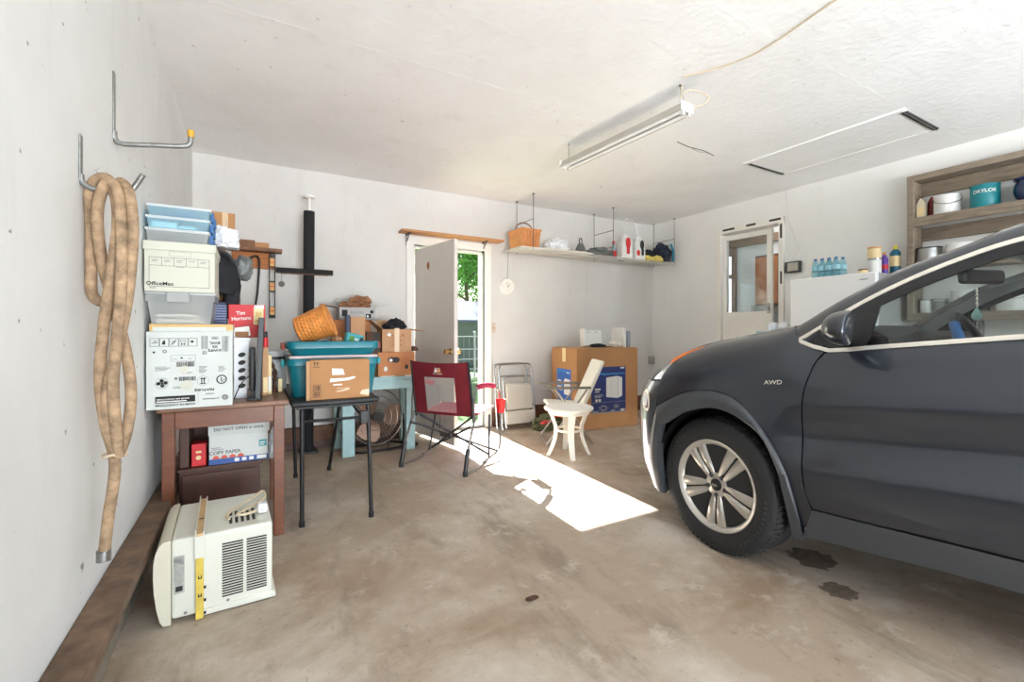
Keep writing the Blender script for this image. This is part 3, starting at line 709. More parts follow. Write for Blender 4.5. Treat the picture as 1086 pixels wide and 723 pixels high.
# ---------------------------------------------------------------- what stands on the brown table
def textbox_ac():
    t = thing('appliance_carton', 'white carton with upside-down black print, lowest of the stack on the wooden table', 'box', (-.44, 2.75, TZ))
    w, d, h = .352, .215, .378
    m = MB(); m.box(0, w, 0, d, 0, h, 0, .003)
    f = Face(m, (0, 0, 0), (1, 0, 0), (0, 0, 1), .0012); PI = math.pi
    for k in range(5):
        x = .014 + k * .038; f.frame(x, .305, .036, .04, .0016, 1)
    f.rect(.022, .322, .022, .003, 1); f.rect(.03, .33, .012, .003, 1); f.poly([(.06, .315), (.075, .315), (.072, .338), (.064, .33)], 1); f.poly([(.097, .314), (.1, .312), (.118, .336), (.115, .338)], 1); f.frame(.1, .32, .012, .012, .0012, 1)
    f.frame(.134, .325, .02, .012, .0014, 1); f.disc(.139, .316, .004, 1, 10); f.disc(.15, .316, .004, 1, 10); f.disc(.181, .328, .006, 1, 12); f.rect(.172, .328, .018, .0015, 1)
    f.disc(.03, .278, .005, 1, 10); f.ring(.072, .281, .008, .003, 1, 14)
    f.text('AWFS\n05\nBWL', .2755, .302, .0185, 1, PI, .02, 1.2)
    f.bars(.218, .29, .028, .066, 13, 2, 3); f.bars(.306, .275, .03, .08, 13, 2, 4); f.bars(.263, .338, .03, .014, 8, 2, 5); f.bars(.224, .262, .018, .02, 8, 2, 6)
    for k in range(5): f.rect(.224 if k % 2 else .308, .262 + k * .018, .0, .0, 2)
    f.frame(.095, .232, .1, .03, .0012, 2); f.rect(.102, .243, .02, .002, 2); f.rect(.135, .245, .008, .006, 1); f.rect(.165, .243, .015, .002, 2)
    f.bars(.118, .205, .075, .024, 26, 1, 7); f.bars(.128, .135, .068, .02, 24, 1, 8); f.ring(.116, .148, .006, .003, 1, 12)
    for x, y, ww, n in ((.035, .188, .06, 4), (.21, .172, .035, 6), (.29, .176, .035, 5), (.105, .1, .09, 2), (.14, .17, .05, 2)):
        for k in range(n): f.rect(x, y + k * .006, ww * (.7 + .3 * ((k * 7) % 3) / 2), .0022, 2)
    f.disc(.15, .19, .02, 6, 18); f.disc(.16, .112, .026, 6, 18)
    f.ring(.062, .128, .026, .0012, 2, 24)
    for k in range(4):
        a = k * PI / 2 + .1; f.disc(.062 + .014 * math.cos(a), .128 + .012 * math.sin(a), .0085, 1, 12)
    f.disc(.062, .128, .005, 1, 10)
    f.ring(.226, .132, .024, .0012, 2, 24); f.rect(.219, .118, .004, .028, 1); f.rect(.229, .118, .004, .028, 1); f.rect(.214, .116, .024, .003, 1); f.poly([(.215, .14), (.227, .14), (.221, .15)], 1); f.poly([(.226, .14), (.238, .14), (.232, .15)], 1)
    f.ring(.305, .135, .023, .005, 1, 24); f.rect(.302, .124, .004, .022, 1); f.rect(.302, .124, .012, .003, 1); f.poly([(.312, .132), (.32, .132), (.316, .14)], 1)
    f.text('FEATURE', .232, .088, .0165, 1, PI, .02, 1.25)
    f.rect(.036, .032, .158, .032, 1); f.text('ROOM AIR CONDITIONER', .105, .05, .0098, 3, PI, .02, 1.1); f.rect(.04, .036, .12, .005, 3)
    f.text('ROOM AIR CONDITIONER', .115, .021, .0122, 1, PI, .02, 1.1); f.text('GE APPLIANCES', .26, .041, .0095, 1, PI, .01, 1.05)
    f.disc(.32, .044, .0135, 1, 20); f.ring(.32, .044, .011, .0012, 3, 20); f.rect(.312, .043, .016, .002, 3); f.rect(.319, .036, .002, .016, 3)
    f.rect(.206, .012, .001, .06, 2); f.rect(.235, .062, .04, .003, 2); f.rect(.24, .067, .03, .002, 2)
    f = Face(m, (w, 0, 0), (0, 1, 0), (0, 0, 1), .0012); f.bars(.05, .1, .08, .05, 16, 1, 2); f.text('AWFS 05 BWL', .1, .3, .022, 1, PI, .02)
    m.build('body', ['carton_white', 'ink_black', 'ink_grey', 'paper_white', 'tape_yellow', 'print_teal', 'archive_white'], t)
    m = MB(); m.box(.012, w + .002, .004, d, h, h + .036, 0, .003); f = Face(m, (.012, .004, h), (1, 0, 0), (0, 0, 1), .001); f.rect(0, .022, w - .012, .014, 1); f.rect(w - .04, .004, .03, .03, 1); f.rect(0, .004, .012, .03, 1)
    f = Face(m, (.012, .004, h + .036), (1, 0, 0), (0, 1, 0), .001); f.rect(0, 0, w - .012, .03, 1)
    c = m.build('packing_tray', ['carton_white', 'tape_yellow'], t); c['label'] = 'packing tray edged with yellow tape'
    return TZ + h + .036
z1 = textbox_ac()
def clear_tote(z):
    t = thing('storage_bin', 'clear plastic tote with a grey latch, under the archive box', 'storage bin', (-.432, 2.735, z))
    w, d, h = .262, .36, .155
    def tray(x0, x1, y0, y1, zz0, zz1, tap):
        a = [(x0 + tap, y0 + tap), (x1 - tap, y0 + tap), (x1 - tap, y1), (x0 + tap, y1)]; b = [(x0, y0), (x1, y0), (x1, y1), (x0, y1)]
        vs = [(p[0], p[1], zz0) for p in a] + [(p[0], p[1], zz1) for p in b]
        return vs, [(0, 3, 2, 1)] + [(k, (k + 1) % 4, 4 + (k + 1) % 4, 4 + k) for k in range(4)]
    m = MB(); vs, fs = tray(0, w, 0, d, 0, h * .72, .014); m.add(vs, fs); vs, fs = tray(-.006, w + .006, -.006, d, h * .72, h - .012, -.0); m.add(vs, fs[1:])
    m.build('body', 'clear_bin', t)
    m = MB(); m.box(-.012, w + .012, -.012, d + .006, h - .012, h, 0, .005); m.build('lid', 'clear_lid', t)
    m = MB(); m.box(.072, .165, -.022, -.008, h - .052, h + .004, 0, .008); m.build('latch', 'grey_latch', t)
    m = MB(); g = random.Random(2)
    for k in range(5): m.box(.03, .22 - k * .01, .03, .3, .006 + k * .009, .013 + k * .009, 0, 0, xf((0, 0, 0), R(g.uniform(-4, 4)), R(g.uniform(-3, 3)), R(g.uniform(-5, 5))) if k else None)
    m.box(.10, .2, .04, .2, .055, .075, 0, 0, xf((0, 0, 0), 0, R(10), R(8)) @ Matrix.Translation((0, 0, 0)))
    tag(m.build('folder_pile', 'folder_stack', loc=(-.432, 2.735, z)), 'off-white folders lying inside the clear grey-latched tote', 'folders')
    return z + h
z2 = clear_tote(z1)
def archive(z):
    t = thing('archive_box', 'off-white cardboard archive box with printed form, on the clear tote', 'box', (-.44, 2.70, z))
    w, d, h = .278, .38, .238
    m = MB(); m.box(0, w, .004, d, 0, h - .04, 0, .003); f = Face(m, (0, .004, 0), (1, 0, 0), (0, 0, 1), .001)
    f.frame(.018, .022, .238, .14, .0016, 1); f.rect(.018, .122, .238, .0014, 1)
    for k in range(1, 5): f.rect(.018 + k * .0476, .122, .0014, .04, 1)
    for k in range(5): f.rect(.028 + k * .0476, .148, .026, .003, 2); f.rect(.028 + k * .0476, .141, .02, .003, 2) if k != 3 else None
    f.rect(.122, .117, .034, .003, 2); f.text('OfficeMax', .06, .036, .024, 1, 0, .02, 1.05); f.rect(.02, .0135, .025, .004, 2)
    f.frame(.095, .17, .085, .022, .0012, 2)
    m.build('body', ['archive_white', 'ink_black', 'ink_grey'], t)
    m = MB(); m.box(-.005, w + .005, -.003, d + .005, h - .042, h, 0, .004); m.build('lid', 'archive_white', t)
    return z + h
z3 = archive(z2)
labels = ['flat clear bin lying directly on the archive box', 'flat blue-tinted bin, middle of the three on the archive box', 'flat blue-tinted bin topmost on the archive box stack']
for k, (hh, mt, lid) in enumerate(((.066, 'clear_bin', 'clear_lid'), (.058, 'clear_bin_blue', 'clear_lid'), (.056, 'clear_bin_blue', 'clear_bin_blue'))):
    t = thing('flat_storage_bin', labels[k], 'storage bin', (-.435 + .003 * k, 2.72, z3), 0, 'flat clear bins on the archive box')
    m = MB(); w, d = .245, .34
    vs = [(.006, .004, .002), (w - .006, .004, .002), (w - .006, d, .002), (.006, d, .002), (0, 0, hh - .008), (w, 0, hh - .008), (w, d, hh - .008), (0, d, hh - .008)]
    m.add(vs, [(0, 3, 2, 1), (0, 1, 5, 4), (1, 2, 6, 5), (2, 3, 7, 6), (3, 0, 4, 7)]); m.build('body', mt, t)
    m = MB(); m.box(-.006, w + .006, -.007, d + .004, hh - .013, hh, 0, .005); m.build('lid', 'clear_lid', t)
    for yy in (.06, .22):
        m = MB(); m.box(w - .001, w + .012, yy, yy + .06, hh - .05, hh + .0, 0, .004); m.build('clip', 'blue_clip', t)
    m = MB()
    if k == 0: m.lump((.13, .15, .016), .09, .12, .022, 0, .3, 3)
    elif k == 1: m.box(.012, .115, .012, .16, .004, .034, 0, .002); m.box(.125, .19, .015, .15, .004, .022, 0, .002)
    else: m.lump((.13, .15, .018), .07, .12, .024, 0, .2, 6)
    m.build('packet', ['tool_grey', 'paper_white', 'blue_clip'][k], t); z3 += hh
# behind the stack: two brown cartons, with a small carton on top
for k in range(2):
    t = MB(); t.box(0, .27, 0, .27, 0, .484, 0, .004); f = Face(t, (0, 0, 0), (1, 0, 0), (0, 0, 1), .001); f.rect(.115, 0, .05, .484, 1); f.rect(.2, .05, .05, .06, 2)
    tag(t.build('tall_carton', ['carton', 'tape_clear', 'ink_grey'], loc=(-.42, 3.225, TZ + .485 * k)), ['brown carton standing on the table behind the upside-down white carton', 'brown carton stacked behind the archive box, with small carton on top'][k], 'box', 'brown cartons behind the box stack')
t = MB(); t.box(0, .125, 0, .11, 0, .125, 0, .003); f = Face(t, (0, 0, 0), (1, 0, 0), (0, 0, 1), .001); f.rect(.058, 0, .03, .125, 1); f.rect(.078, .02, .003, .06, 2)
tag(t.build('small_carton', ['carton', 'tape_clear', 'ink_grey'], loc=(-.215, 3.24, TZ + .97), rot=R(4)), 'small brown carton topmost behind the blue-tinted bins', 'box')
# white basket with oval slots
t = thing('laundry_basket', 'white plastic basket with dark oval slots behind the appliance carton', 'basket', (-.31, 3.0, TZ))
m = MB(); w, d, h = .295, .205, .335
o = [(.012, .01), (w - .012, .01), (w - .012, d - .01), (.012, d - .01)]; u = [(0, 0), (w, 0), (w, d), (0, d)]
m.add([(x, y, 0) for x, y in o] + [(x, y, h) for x, y in u], [(0, 3, 2, 1)] + [(k, (k + 1) % 4, 4 + (k + 1) % 4, 4 + k) for k in range(4)])
f = Face(m, (0, .004, 0), (1, 0, 0), (0, 0, 1), .006)
for c in range(5):
    for k in range(5): f.poly([(.035 + c * .056 + .02 * math.cos(a) * .9 - .004 * math.sin(a), .07 + k * .044 + .012 * math.sin(a) + .006 * math.cos(a)) for a in [6.283 * q / 14 for q in range(14)]], 1)
m.build('body', ['plastic_bag', 'gap_dark'], t)
m = MB(); m.box(-.008, w + .008, -.008, .0, h - .012, h + .008, 0, .003); m.box(-.008, w + .008, d, d + .008, h - .012, h + .008, 0, .003); m.box(-.008, 0, 0, d, h - .012, h + .008, 0, .003); m.box(w, w + .008, 0, d, h - .012, h + .008, 0, .003)
m.box(0, w, 0, d, h - .02, h - .004, 0, 0); m.build('rim', 'plastic_bag', t)
zb = TZ + h + .008
t = MB(); t.box(0, .185, 0, .10, 0, .19, 0, .003); f = Face(t, (0, 0, 0), (1, 0, 0), (0, 0, 1), .001)
f.text('Tim\nHortons', .062, .125, .03, 1, R(5), .015, .95); f.disc(.06, .045, .014, 1, 12); f.rect(.125, .075, .05, .10, 2); f.rect(.133, .085, .034, .02, 4); f.rect(.128, .168, .05, .02, 1); f.rect(.133, .12, .034, .03, 4)
f.poly([(0, 0), (.1, 0), (.1, .03), (0, .02)], 3)
tag(t.build('coffee_box', ['print_red', 'paper_white', 'print_cream', 'print_orange_red', 'tape_yellow'], loc=(-.118, 3.055, zb)), 'red coffee box with white script standing on the white basket', 'box')
t = MB(); t.box(0, .085, 0, .045, 0, .055, 0, .004, xf((0, 0, 0), 0, R(-8))); f = Face(t, (0, 0, 0), (1, 0, 0), (0, 0, 1), .001); f.rect(.008, .004, .066, .03, 1)
tag(t.build('tissue_pack', ['paper_white', 'kraft'], loc=(-.092, 3.002, zb)), 'small white and brown pack in front of the red coffee box', 'pack')
t = MB(); t.box(0, .085, 0, .16, 0, .20, 0, .006)
for k in range(12): t.box(.03, .087, -.003, .002, .015 + k * .0145, .022 + k * .0145, 1)
tag(t.build('file_box', ['navy_bin', 'navy_rib'], loc=(-.212, 3.02, zb)), 'navy ribbed file box standing on the white basket', 'box')
t = thing('tool_bag', 'black cloth bag with a curved handle behind the archive box', 'bag', (-.148, 3.11, zb + .2))
m = MB(); m.lump((0, 0, .13), .072, .10, .15, 0, .18, 12, freq=1.6); m.lump((.045, .02, .02), .045, .07, .2, 0, .22, 14, freq=2); m.build('body', 'black_cloth', t)
m = MB(); m.tube([(-.05, -.09, .2), (-.03, -.1, .27), (.02, -.1, .27), (.06, -.09, .22)], .012, 8, 0, 6); m.build('handle', 'black_plastic', t)
t = MB(); t.lump((0, 0, 0.05), .075, .07, .075, 0, .4, 21, flat=True, freq=2.2)
tag(t.build('plastic_bag', 'plastic_bag', loc=(-.135, 3.10, zb + .505)), 'crumpled white plastic bag on top of the black bag', 'bag')
t = MB(); t.add([(0, 0, 0), (.06, 0, .01), (.1, .05, -.06), (.02, .03, -.09)], [(0, 1, 2), (0, 2, 3)]); t.add([(0, 0, 0), (.06, .004, .01), (.1, .054, -.06), (.02, .034, -.09)], [(0, 2, 1), (0, 3, 2)])
# umbrella-like grey cloth flap
t = MB(); t.lump((0, 0, 0), .05, .04, .075, 0, .35, 31, flat=False, freq=1.5)
tag(t.build('folded_umbrella', 'tool_grey', loc=(-.045, 3.13, zb + .41)), 'grey folded cloth beside the black bag, below the plank shelf', 'cloth')
# monitor seen edge-on
t = thing('monitor', 'black flat monitor seen edge-on at the front of the wooden table', 'monitor', (.012, 2.85, TZ), R(-2))
m = MB(); m.box(-.002, .026, 0, .195, .012, .455, 0, .004, xf((0, 0, 0), 0, R(2.5))); m.build('panel', 'dark_grey_plastic', t)
m = MB(); m.box(-.028, -.0, .03, .14, .05, .29, 0, .01)
for k in range(5): m.box(-.03, -.027, .05, .075, .08 + k * .035, .1 + k * .035, 1)
m.build('back_housing', ['black_plastic', 'gap_dark'], t)
m = MB(); m.box(-.038, .034, .015, .145, 0, .014, 0, .004); m.box(-.02, .01, .04, .13, .01, .06, 0, .004); m.build('stand', 'black_plastic', t)
m = MB(); m.tube([(-.03, .06, .13), (-.06, .05, .10), (-.085, .05, .05), (-.1, .06, .008)], .003, 6, 0, 5); m.build('cable', 'black_plastic', t)
# thin tan boxes and a brush behind the monitor
for k, (x, y, h, lab) in enumerate(((.052, 3.03, .285, 'tall thin tan box just behind the monitor'), (.072, 3.1, .235, 'paler thin tan box behind the monitor, shorter one'))):
    t = MB(); t.box(0, .03, 0, .06, 0, h, 0, .002); f = Face(t, (0, 0, 0), (1, 0, 0), (0, 0, 1), .001); f.rect(.004, .02, .022, .09, 1)
    tag(t.build('thin_box', [['carton_tan', 'print_cream'], ['print_cream', 'paper_white']][k], loc=(x, y, TZ)), lab, 'box')
t = thing('spray_can', 'small black-capped red and white can on the tan box behind the monitor', 'can', (.067, 3.06, TZ + .285))
m = MB(); m.lathe([(.014, 0), (.015, .004), (.015, .05), (.012, .058)], 16); m.build('body', 'print_red', t)
m = MB(); m.lathe([(.012, .058), (.013, .06), (.013, .085), (.009, .092), (0, .093)], 16); m.build('cap', 'black_plastic', t)
# white bucket on the table's far corner
t = thing('bucket', 'white bucket with a grey band between wooden table and teal tubs', 'bucket', (.118, 3.40, TZ))
m = MB(); m.lathe([(0, 0), (.074, 0), (.078, .004), (.088, .225), (.092, .226), (.092, .25), (.086, .25), (.086, .24), (.073, .012), (0, .012)], 36); m.build('body', 'bucket_white', t)
m = MB(); m.lathe([(.0855, .195), (.0895, .195), (.0905, .215), (.0865, .215)], 36); m.build('band', 'bucket_band', t)
t = MB(); t.tube([(0, 0, 0), (-.006, .0, .06), (.004, 0, .11), (-.012, 0, .16), (-.022, .0, .19)], lambda q: .007 + .006 * math.sin(q * 14) ** 2, 8, 0, 6); t.tube([(0, 0, .09), (-.015, 0, .115), (-.02, 0, .135)], .006, 7, 0, 4); t.tube([(0, 0, .07), (.014, 0, .09)], .006, 7)
t.lathe([(.02, 0), (.018, .008), (0, .01)], 14)
tag(t.build('twig_ornament', 'cabinet_brown', loc=(.125, 3.22, TZ)), 'dark brown twig-like ornament at the table corner before the bucket', 'ornament')
t = MB(); t.box(0, .022, 0, .03, 0, .08, 0, .002); tag(t.build('small_box', 'print_cream', loc=(.142, 3.2, TZ)), 'tiny cream box beside the twig ornament', 'box')

# ---------------------------------------------------------------- plank shelf on the back wall, level and crowbar
t = thing('plank_shelf', 'rough plank shelf with an orange board on the back wall', 'shelf', (.04, BY, 1.70))
m = MB(); m.box(-.2, .14, -.022, 0, 0, .145, 0, .003); c = m.build('backing_board', 'wood_orange', t)
m = MB(); m.box(-.26, .2, -.13, 0, .147, .178, 0, .003); m.build('shelf_board', 'wood_brown', t)
for k, (x, wd, dd, hh, mt, lab) in enumerate(((-.25, .09, .1, .055, 'carton', 'tan block at the near end of the plank shelf'), (-.155, .135, .1, .06, 'wood_brown', 'brown wood offcut lying on the plank shelf, the larger'), (-.02, .11, .1, .045, 'wood_raw', 'pale wood offcut lying on the plank shelf'))):
    m = MB(); m.box(0, wd, 0, dd, 0, hh, 0, .003); tag(m.build('wood_offcut', mt, loc=(.04 + x, BY - .125, 1.878), rot=R(-3)), lab, 'wood offcut')
t = thing('spirit_level', 'black spirit level with orange vials hanging on the back wall', 'spirit level', (.135, BY - .03, 1.245))
L = .595
m = MB(); fr = [(0, 0), (.052, 0), (.052, L), (0, L)]
m.box(0, .008, -.018, 0, 0, L, 0, .002); m.box(.044, .052, -.018, 0, 0, L, 0, .002)
for z0, z1_ in ((0, .02), (.02, .11), (.24, .345), (.47, .56), (.56, L)): m.box(.006, .046, -.016, -.002, z0, z1_, 0, .001)
m.build('frame', 'black_plastic', t)
for z in (.03, .255, .48):
    m = MB(); m.box(.007, .045, -.02, -.015, z, z + .075, 0, .004); m.cyl((.012, -.021, z + .037), (.04, -.021, z + .037), .006, 10, 1); m.build('vial_block', ['level_yellow', 'level_vial'], t)
m = MB(); m.cyl((.026, .03, L - .012), (.026, -.02, L - .012), .003, 8); m.build('nail', 'steel', t)
t = MB(); t.tube([(-.07, 0, .37), (-.035, 0, .41), (.0, 0, .425), (.022, 0, .40), (.026, 0, .34), (.012, 0, .1), (-.006, 0, -.04)], .009, 10, 0, 6); t.cyl((.0, .0, .42), (.0, .06, .42), .004, 8)
tag(t.build('crowbar', 'black_metal', loc=(.03, BY - .05, 1.385)), 'black crook-ended crowbar hanging below the plank shelf', 'crowbar')
# black padded post with a cross light
t = thing('padded_post', 'black padded post with white T-shaped top against the back wall', 'post', (.45, 4.63, 0))
m = MB(); m.cyl((0, 0, .02), (.012, 0, 2.24), .048, 24); m.build('sleeve', 'black_foam', t)
m = MB(); m.cyl((.012, 0, 2.2), (.012, 0, 2.37), .014, 12); m.cyl((.012, 0, 2.365), (.012, 0, 2.385), .05, 20); m.build('screw_top', 'white_trim', t)
m = MB(); m.box(-.08, .08, -.08, .08, 0, .02, 0, .003); m.build('base_plate', 'black_metal', t)
t = thing('trough_light', 'short black trough light with pull chain across the padded post', 'lamp', (.42, 4.55, 1.69), R(-2))
m = MB(); m.prism([(-.03, 0), (.03, 0), (.045, -.045), (-.045, -.045)], -.24, .235, 0, Matrix(((0, 0, 1, 0), (1, 0, 0, 0), (0, 1, 0, 0), (0, 0, 0, 1)))); m.build('housing', 'black_metal', t)
m = MB(); m.box(-.2, .2, -.032, .032, -.049, -.044, 0); m.build('diffuser', 'wood_brown', t)
m = MB(); m.tube([(-.19, 0, -.04), (-.192, 0, -.13)], .002, 6); m.cyl((-.192, -.006, -.145), (-.192, .006, -.145), .026, 18); m.build('pull_chain', 'brake', t)
# ---------------------------------------------------------------- black folding table with the teal tubs
t = thing('folding_table', 'black narrow folding table with thin legs under the teal tubs', 'table', (.19, 2.83, 0))
w_, d_ = .49, 1.06
m = MB(); m.box(0, w_, 0, d_, .69, .722, 0, .012, None, 3); m.box(.03, w_ - .03, .03, d_ - .03, .675, .692, 0, .004); m.build('tabletop', 'black_plastic', t)
for x0, y0, x1, y1 in ((.06, .06, .058, .045), (w_ - .06, .05, w_ - .052, -.006), (.08, d_ - .06, .1, 1.04), (w_ - .06, d_ - .1, .352, 1.11)):
    m = MB(); m.tube([(x0, y0, .685), (x1, y1, .012)], .0125, 10); m.cyl((x1, y1, .0), (x1, y1, .03), .0165, 10); m.build('leg', 'black_metal', t)
for a, b in (((.06, .058, .6), (w_ - .06, .045, .6)), ((.08, d_ - .06, .6), (w_ - .07, d_ - .1, .6))): m = MB(); m.tube([a, b], .009, 8); m.build('cross_bar', 'black_metal', t)
for x in (.09, w_ - .09): m = MB(); m.bar((x, .06, .6), (x + (.05 if x < .2 else -.05), .3, .68), .012, .004, 0); m.build('leg_brace', 'black_metal', t)
m = MB(); m.box(w_ - .11, w_ - .06, .03, .06, .56, .64, 0, .006); m.build('hinge_bracket', 'black_metal', t)
TT = .722
def tub(name, label, z, h, extra):
    t = thing(name, label, 'tub', (.178, 3.0, z))
    w, d = .545, .30; m = MB(); tp = .035
    def rr(x0, x1, y0, y1, r=.05, n=6):
        out = []
        for cx, cy, a0 in ((x1 - r, y1 - r, 0), (x0 + r, y1 - r, 90), (x0 + r, y0 + r, 180), (x1 - r, y0 + r, 270)):
            for k in range(n + 1): a = R(a0 + 90 * k / n); out.append((cx + r * math.cos(a), cy + r * math.sin(a)))
        return out
    rows = [[(x, y, zz) for x, y in rr(q, w - q, q, d - q)] for q, zz in ((tp, 0), (.012, h - .045), (.004, h - .045), (.0, h - .04), (0, h - .008), (.004, h), (.016, h), (.02, h - .01), (tp + .01, .012))]
    n = len(rows[0]); vs = [p for r_ in rows for p in r_]; fs = []
    for i in range(len(rows) - 1):
        for k in range(n): fs.append((i * n + k, i * n + (k + 1) % n, (i + 1) * n + (k + 1) % n, (i + 1) * n + k))
    fs.append(tuple(range(n))[::-1]); fs.append(tuple((len(rows) - 1) * n + k for k in range(n)))
    m.add(vs, fs, 0, True); m.build('body', 'teal_tub', t)
    for x in (-.006, w + .006):
        m = MB(); s = -1 if x < 0 else 1
        m.box(min(x, x + s * .02), max(x, x + s * .02), .09, .21, h - .05, h - .005, 0, .008); c = m.build('handle', 'teal_rim' if not extra else 'red_latch', t)
        if extra: c['label'] = 'reddish brown handle'
    return t
tub('plastic_tub', 'teal plastic tub standing directly on the black folding table', TT, .235, False)
m = MB(); m.box(0, .52, 0, .285, 0, .018, 0, .006); tag(m.build('tub_lid', 'tub_lid', loc=(.19, 3.006, TT + .235)), 'pale tub lid lying between the two teal tubs', 'lid')
tub('plastic_tub', 'upper teal tub with reddish handles, holding the wicker basket', TT + .253, .085, True)
# cardboard box in front of the tubs
t = thing('shipping_carton', 'brown shipping carton with white label scraps in front of the teal tubs', 'box', (.292, 2.875, TT), R(-1))
w, d, h = .335, .105, .232
m = MB(); m.box(0, w, 0, d, 0, h, 0, .003); f = Face(m, (0, 0, 0), (1, 0, 0), (0, 0, 1), .001)
f.rect(.012, .19, .04, .002, 1)
for x in (.022, .038): f.rect(x, .194, .003, .02, 1); f.poly([(x - .005, .212), (x + .008, .212), (x + .0015, .224)], 1)
f.frame(.015, .015, .042, .075, .0016, 1); f.rect(.015, .052, .042, .0016, 1); f.bars(.02, .02, .032, .028, 9, 1, 3); f.bars(.02, .058, .032, .026, 9, 1, 4)
f.poly([(.12, .142), (.19, .142), (.18, .178), (.118, .182)], 2); f.poly([(.105, .1), (.215, .108), (.255, .122), (.245, .13), (.19, .122), (.11, .122)], 2); f.rect(.125, .08, .05, .008, 2)
f.poly([(.14, .045), (.22, .06), (.215, .052), (.15, .04)], 3); f.poly([(.275, .02), (.33, .01), (.334, .05), (.29, .045)], 3); f.rect(.145, .06, .07, .004, 3)
m.build('body', ['carton', 'ink_black', 'paper_white', 'tape_clear', 'ink_grey'], t)
m = MB(); m.box(-.02, 0.0, .003, .012, .0, h - .006, 0, .001, xf((0, 0, 0), 0, 0, R(8))); m.build('flap', 'carton_tan', t)
# wicker basket tipped on its side
t = thing('wicker_basket', 'orange wicker basket tipped over on top of the teal tubs', 'basket', (.34, 3.17, TT + .338))
m = MB(); n = 44; rows = []
prof = [(.0, -.085), (.07, -.085), (.088, -.075), (.096, -.03), (.103, .02), (.109, .07), (.112, .09), (.106, .09), (.1, .05), (.09, -.06), (.0, -.07)]
T = xf((0, 0, .098), 0, R(68), R(-14)) @ Matrix.Diagonal((.95, 1.25, 1.15, 1))
m.lathe(prof, n, 0, T)
for i in range(9):                                       # woven pads
    z = -.072 + i * .018; rad = .0885 + (z + .075) * .125
    for k in range(22):
        a = 6.283 * (k + (i % 2) * .5) / 22
        c = T @ Vector((rad * math.cos(a), rad * math.sin(a), z)); m.ball((0, 0, 0), .0048, .0135, .0082, 1, 6, T @ xf((rad * math.cos(a), rad * math.sin(a), z), 0, 0, a))
m.build('body', ['wicker', 'wicker'], t)
m = MB(); m.lathe([(.106, .084), (.118, .084), (.12, .094), (.11, .099), (.104, .094)], n, 0, T)
m.build('rim', 'wicker', t)
t = thing('snack_pack', 'teal and green printed pack tilted in the upper teal tub', 'pack', (.53, 3.10, TT + .30), R(12))
m = MB(); T = xf((0, 0, .055), 0, R(14)); m.box(0, .12, 0, .05, -.03, .045, 0, .012, T, 3); f = Face(m, T @ Vector((0, 0, -.03)), T.to_3x3() @ Vector((1, 0, 0)), T.to_3x3() @ Vector((0, 0, 1)), .0015)
f.rect(.02, .02, .03, .035, 1); f.rect(.055, .03, .028, .015, 2); f.rect(.06, .012, .04, .012, 3); f.rect(.09, .03, .02, .03, 3); m.build('body', ['print_teal', 'glove_red' if False else 'leaf', 'paper_white', 'navy_bin'], t)
m = MB(); m.lump((0, 0, .02), .05, .04, .045, 0, .3, 41); tag(m.build('paper_wad', 'carton_tan', loc=(.485, 3.2, TT + .30)), 'crumpled tan paper between wicker basket and teal pack', 'paper')

# ---------------------------------------------------------------- pale blue workbench, its boxes, the floor fan
t = thing('workbench', 'pale blue-green painted wooden workbench along the back wall', 'workbench', (.66, 4.22, 0))
w_, d_ = .74, .49
m = MB(); m.box(-.02, w_ + .02, -.02, d_, .675, .702, 0, .003); m.build('bench_top', 'bench_paint', t)
m = MB(); m.box(0, w_, 0, .024, .59, .675, 0, .002); m.box(w_ - .024, w_, .024, d_ - .03, .60, .675, 0, .002); m.box(0, .024, .024, d_ - .03, .6, .675, 0, .002); m.build('apron', 'bench_paint', t)
for x, y, wd in ((.035, .028, .105), (w_ - .13, .028, .085), (.02, d_ - .11, .07), (w_ - .085, d_ - .11, .07)):
    m = MB(); m.box(x, x + wd, y, y + .05, 0, .675, 0, .003); m.build('leg', 'bench_paint', t)
m = MB(); m.box(.035, .06, .06, d_ - .1, .2, .27, 0, .002); m.build('stretcher', 'bench_paint', t)
# fan
t = thing('floor_fan', 'round metal floor fan standing under the pale blue workbench', 'fan', (1.045, 4.47, 0), R(8))
cz = .30; rad = .265
m = MB(); T = xf((0, 0, cz), R(90) - R(6))
m.tube([T @ Vector((rad * math.cos(a), rad * math.sin(a), 0)) for a in [6.283 * k / 40 for k in range(40)]], .008, 8, 0, 0, True)
for sd in (-1, 1):
    for q in (.25, .5, .75): m.tube([T @ Vector((rad * q * math.cos(a), rad * q * math.sin(a), sd * .055 * (1 - q * q * .7))) for a in [6.283 * k / 32 for k in range(32)]], .0022, 5, 0, 0, True)
    for k in range(44):
        a = 6.283 * k / 44; m.tube([T @ Vector((rad * q * math.cos(a + .25 * (1 - q)), rad * q * math.sin(a + .25 * (1 - q)), sd * .06 * (1 - q ** 3))) for q in (.15, .5, .8, 1.0)], .0014, 4)
m.build('cage', 'fan_cage', t)
for k in range(3):
    m = MB(); P = []
    for i in range(7):
        q = .16 + .74 * i / 6; wdt = .55 + .35 * math.sin(math.pi * (i / 6) ** .8)
        P.append([T @ Vector((rad * q * math.cos(2.094 * k + (j / 6 - .5) * wdt * 1.5), rad * q * math.sin(2.094 * k + (j / 6 - .5) * wdt * 1.5), (j / 6 - .5) * .05)) for j in range(7)])
    m.grid(P); m.build('blade', 'fan_blade', t)
m = MB(); m.tube([T @ Vector((0, 0, -.05)), T @ Vector((0, 0, .06))], .045, 18); m.build('hub', 'black_metal', t)
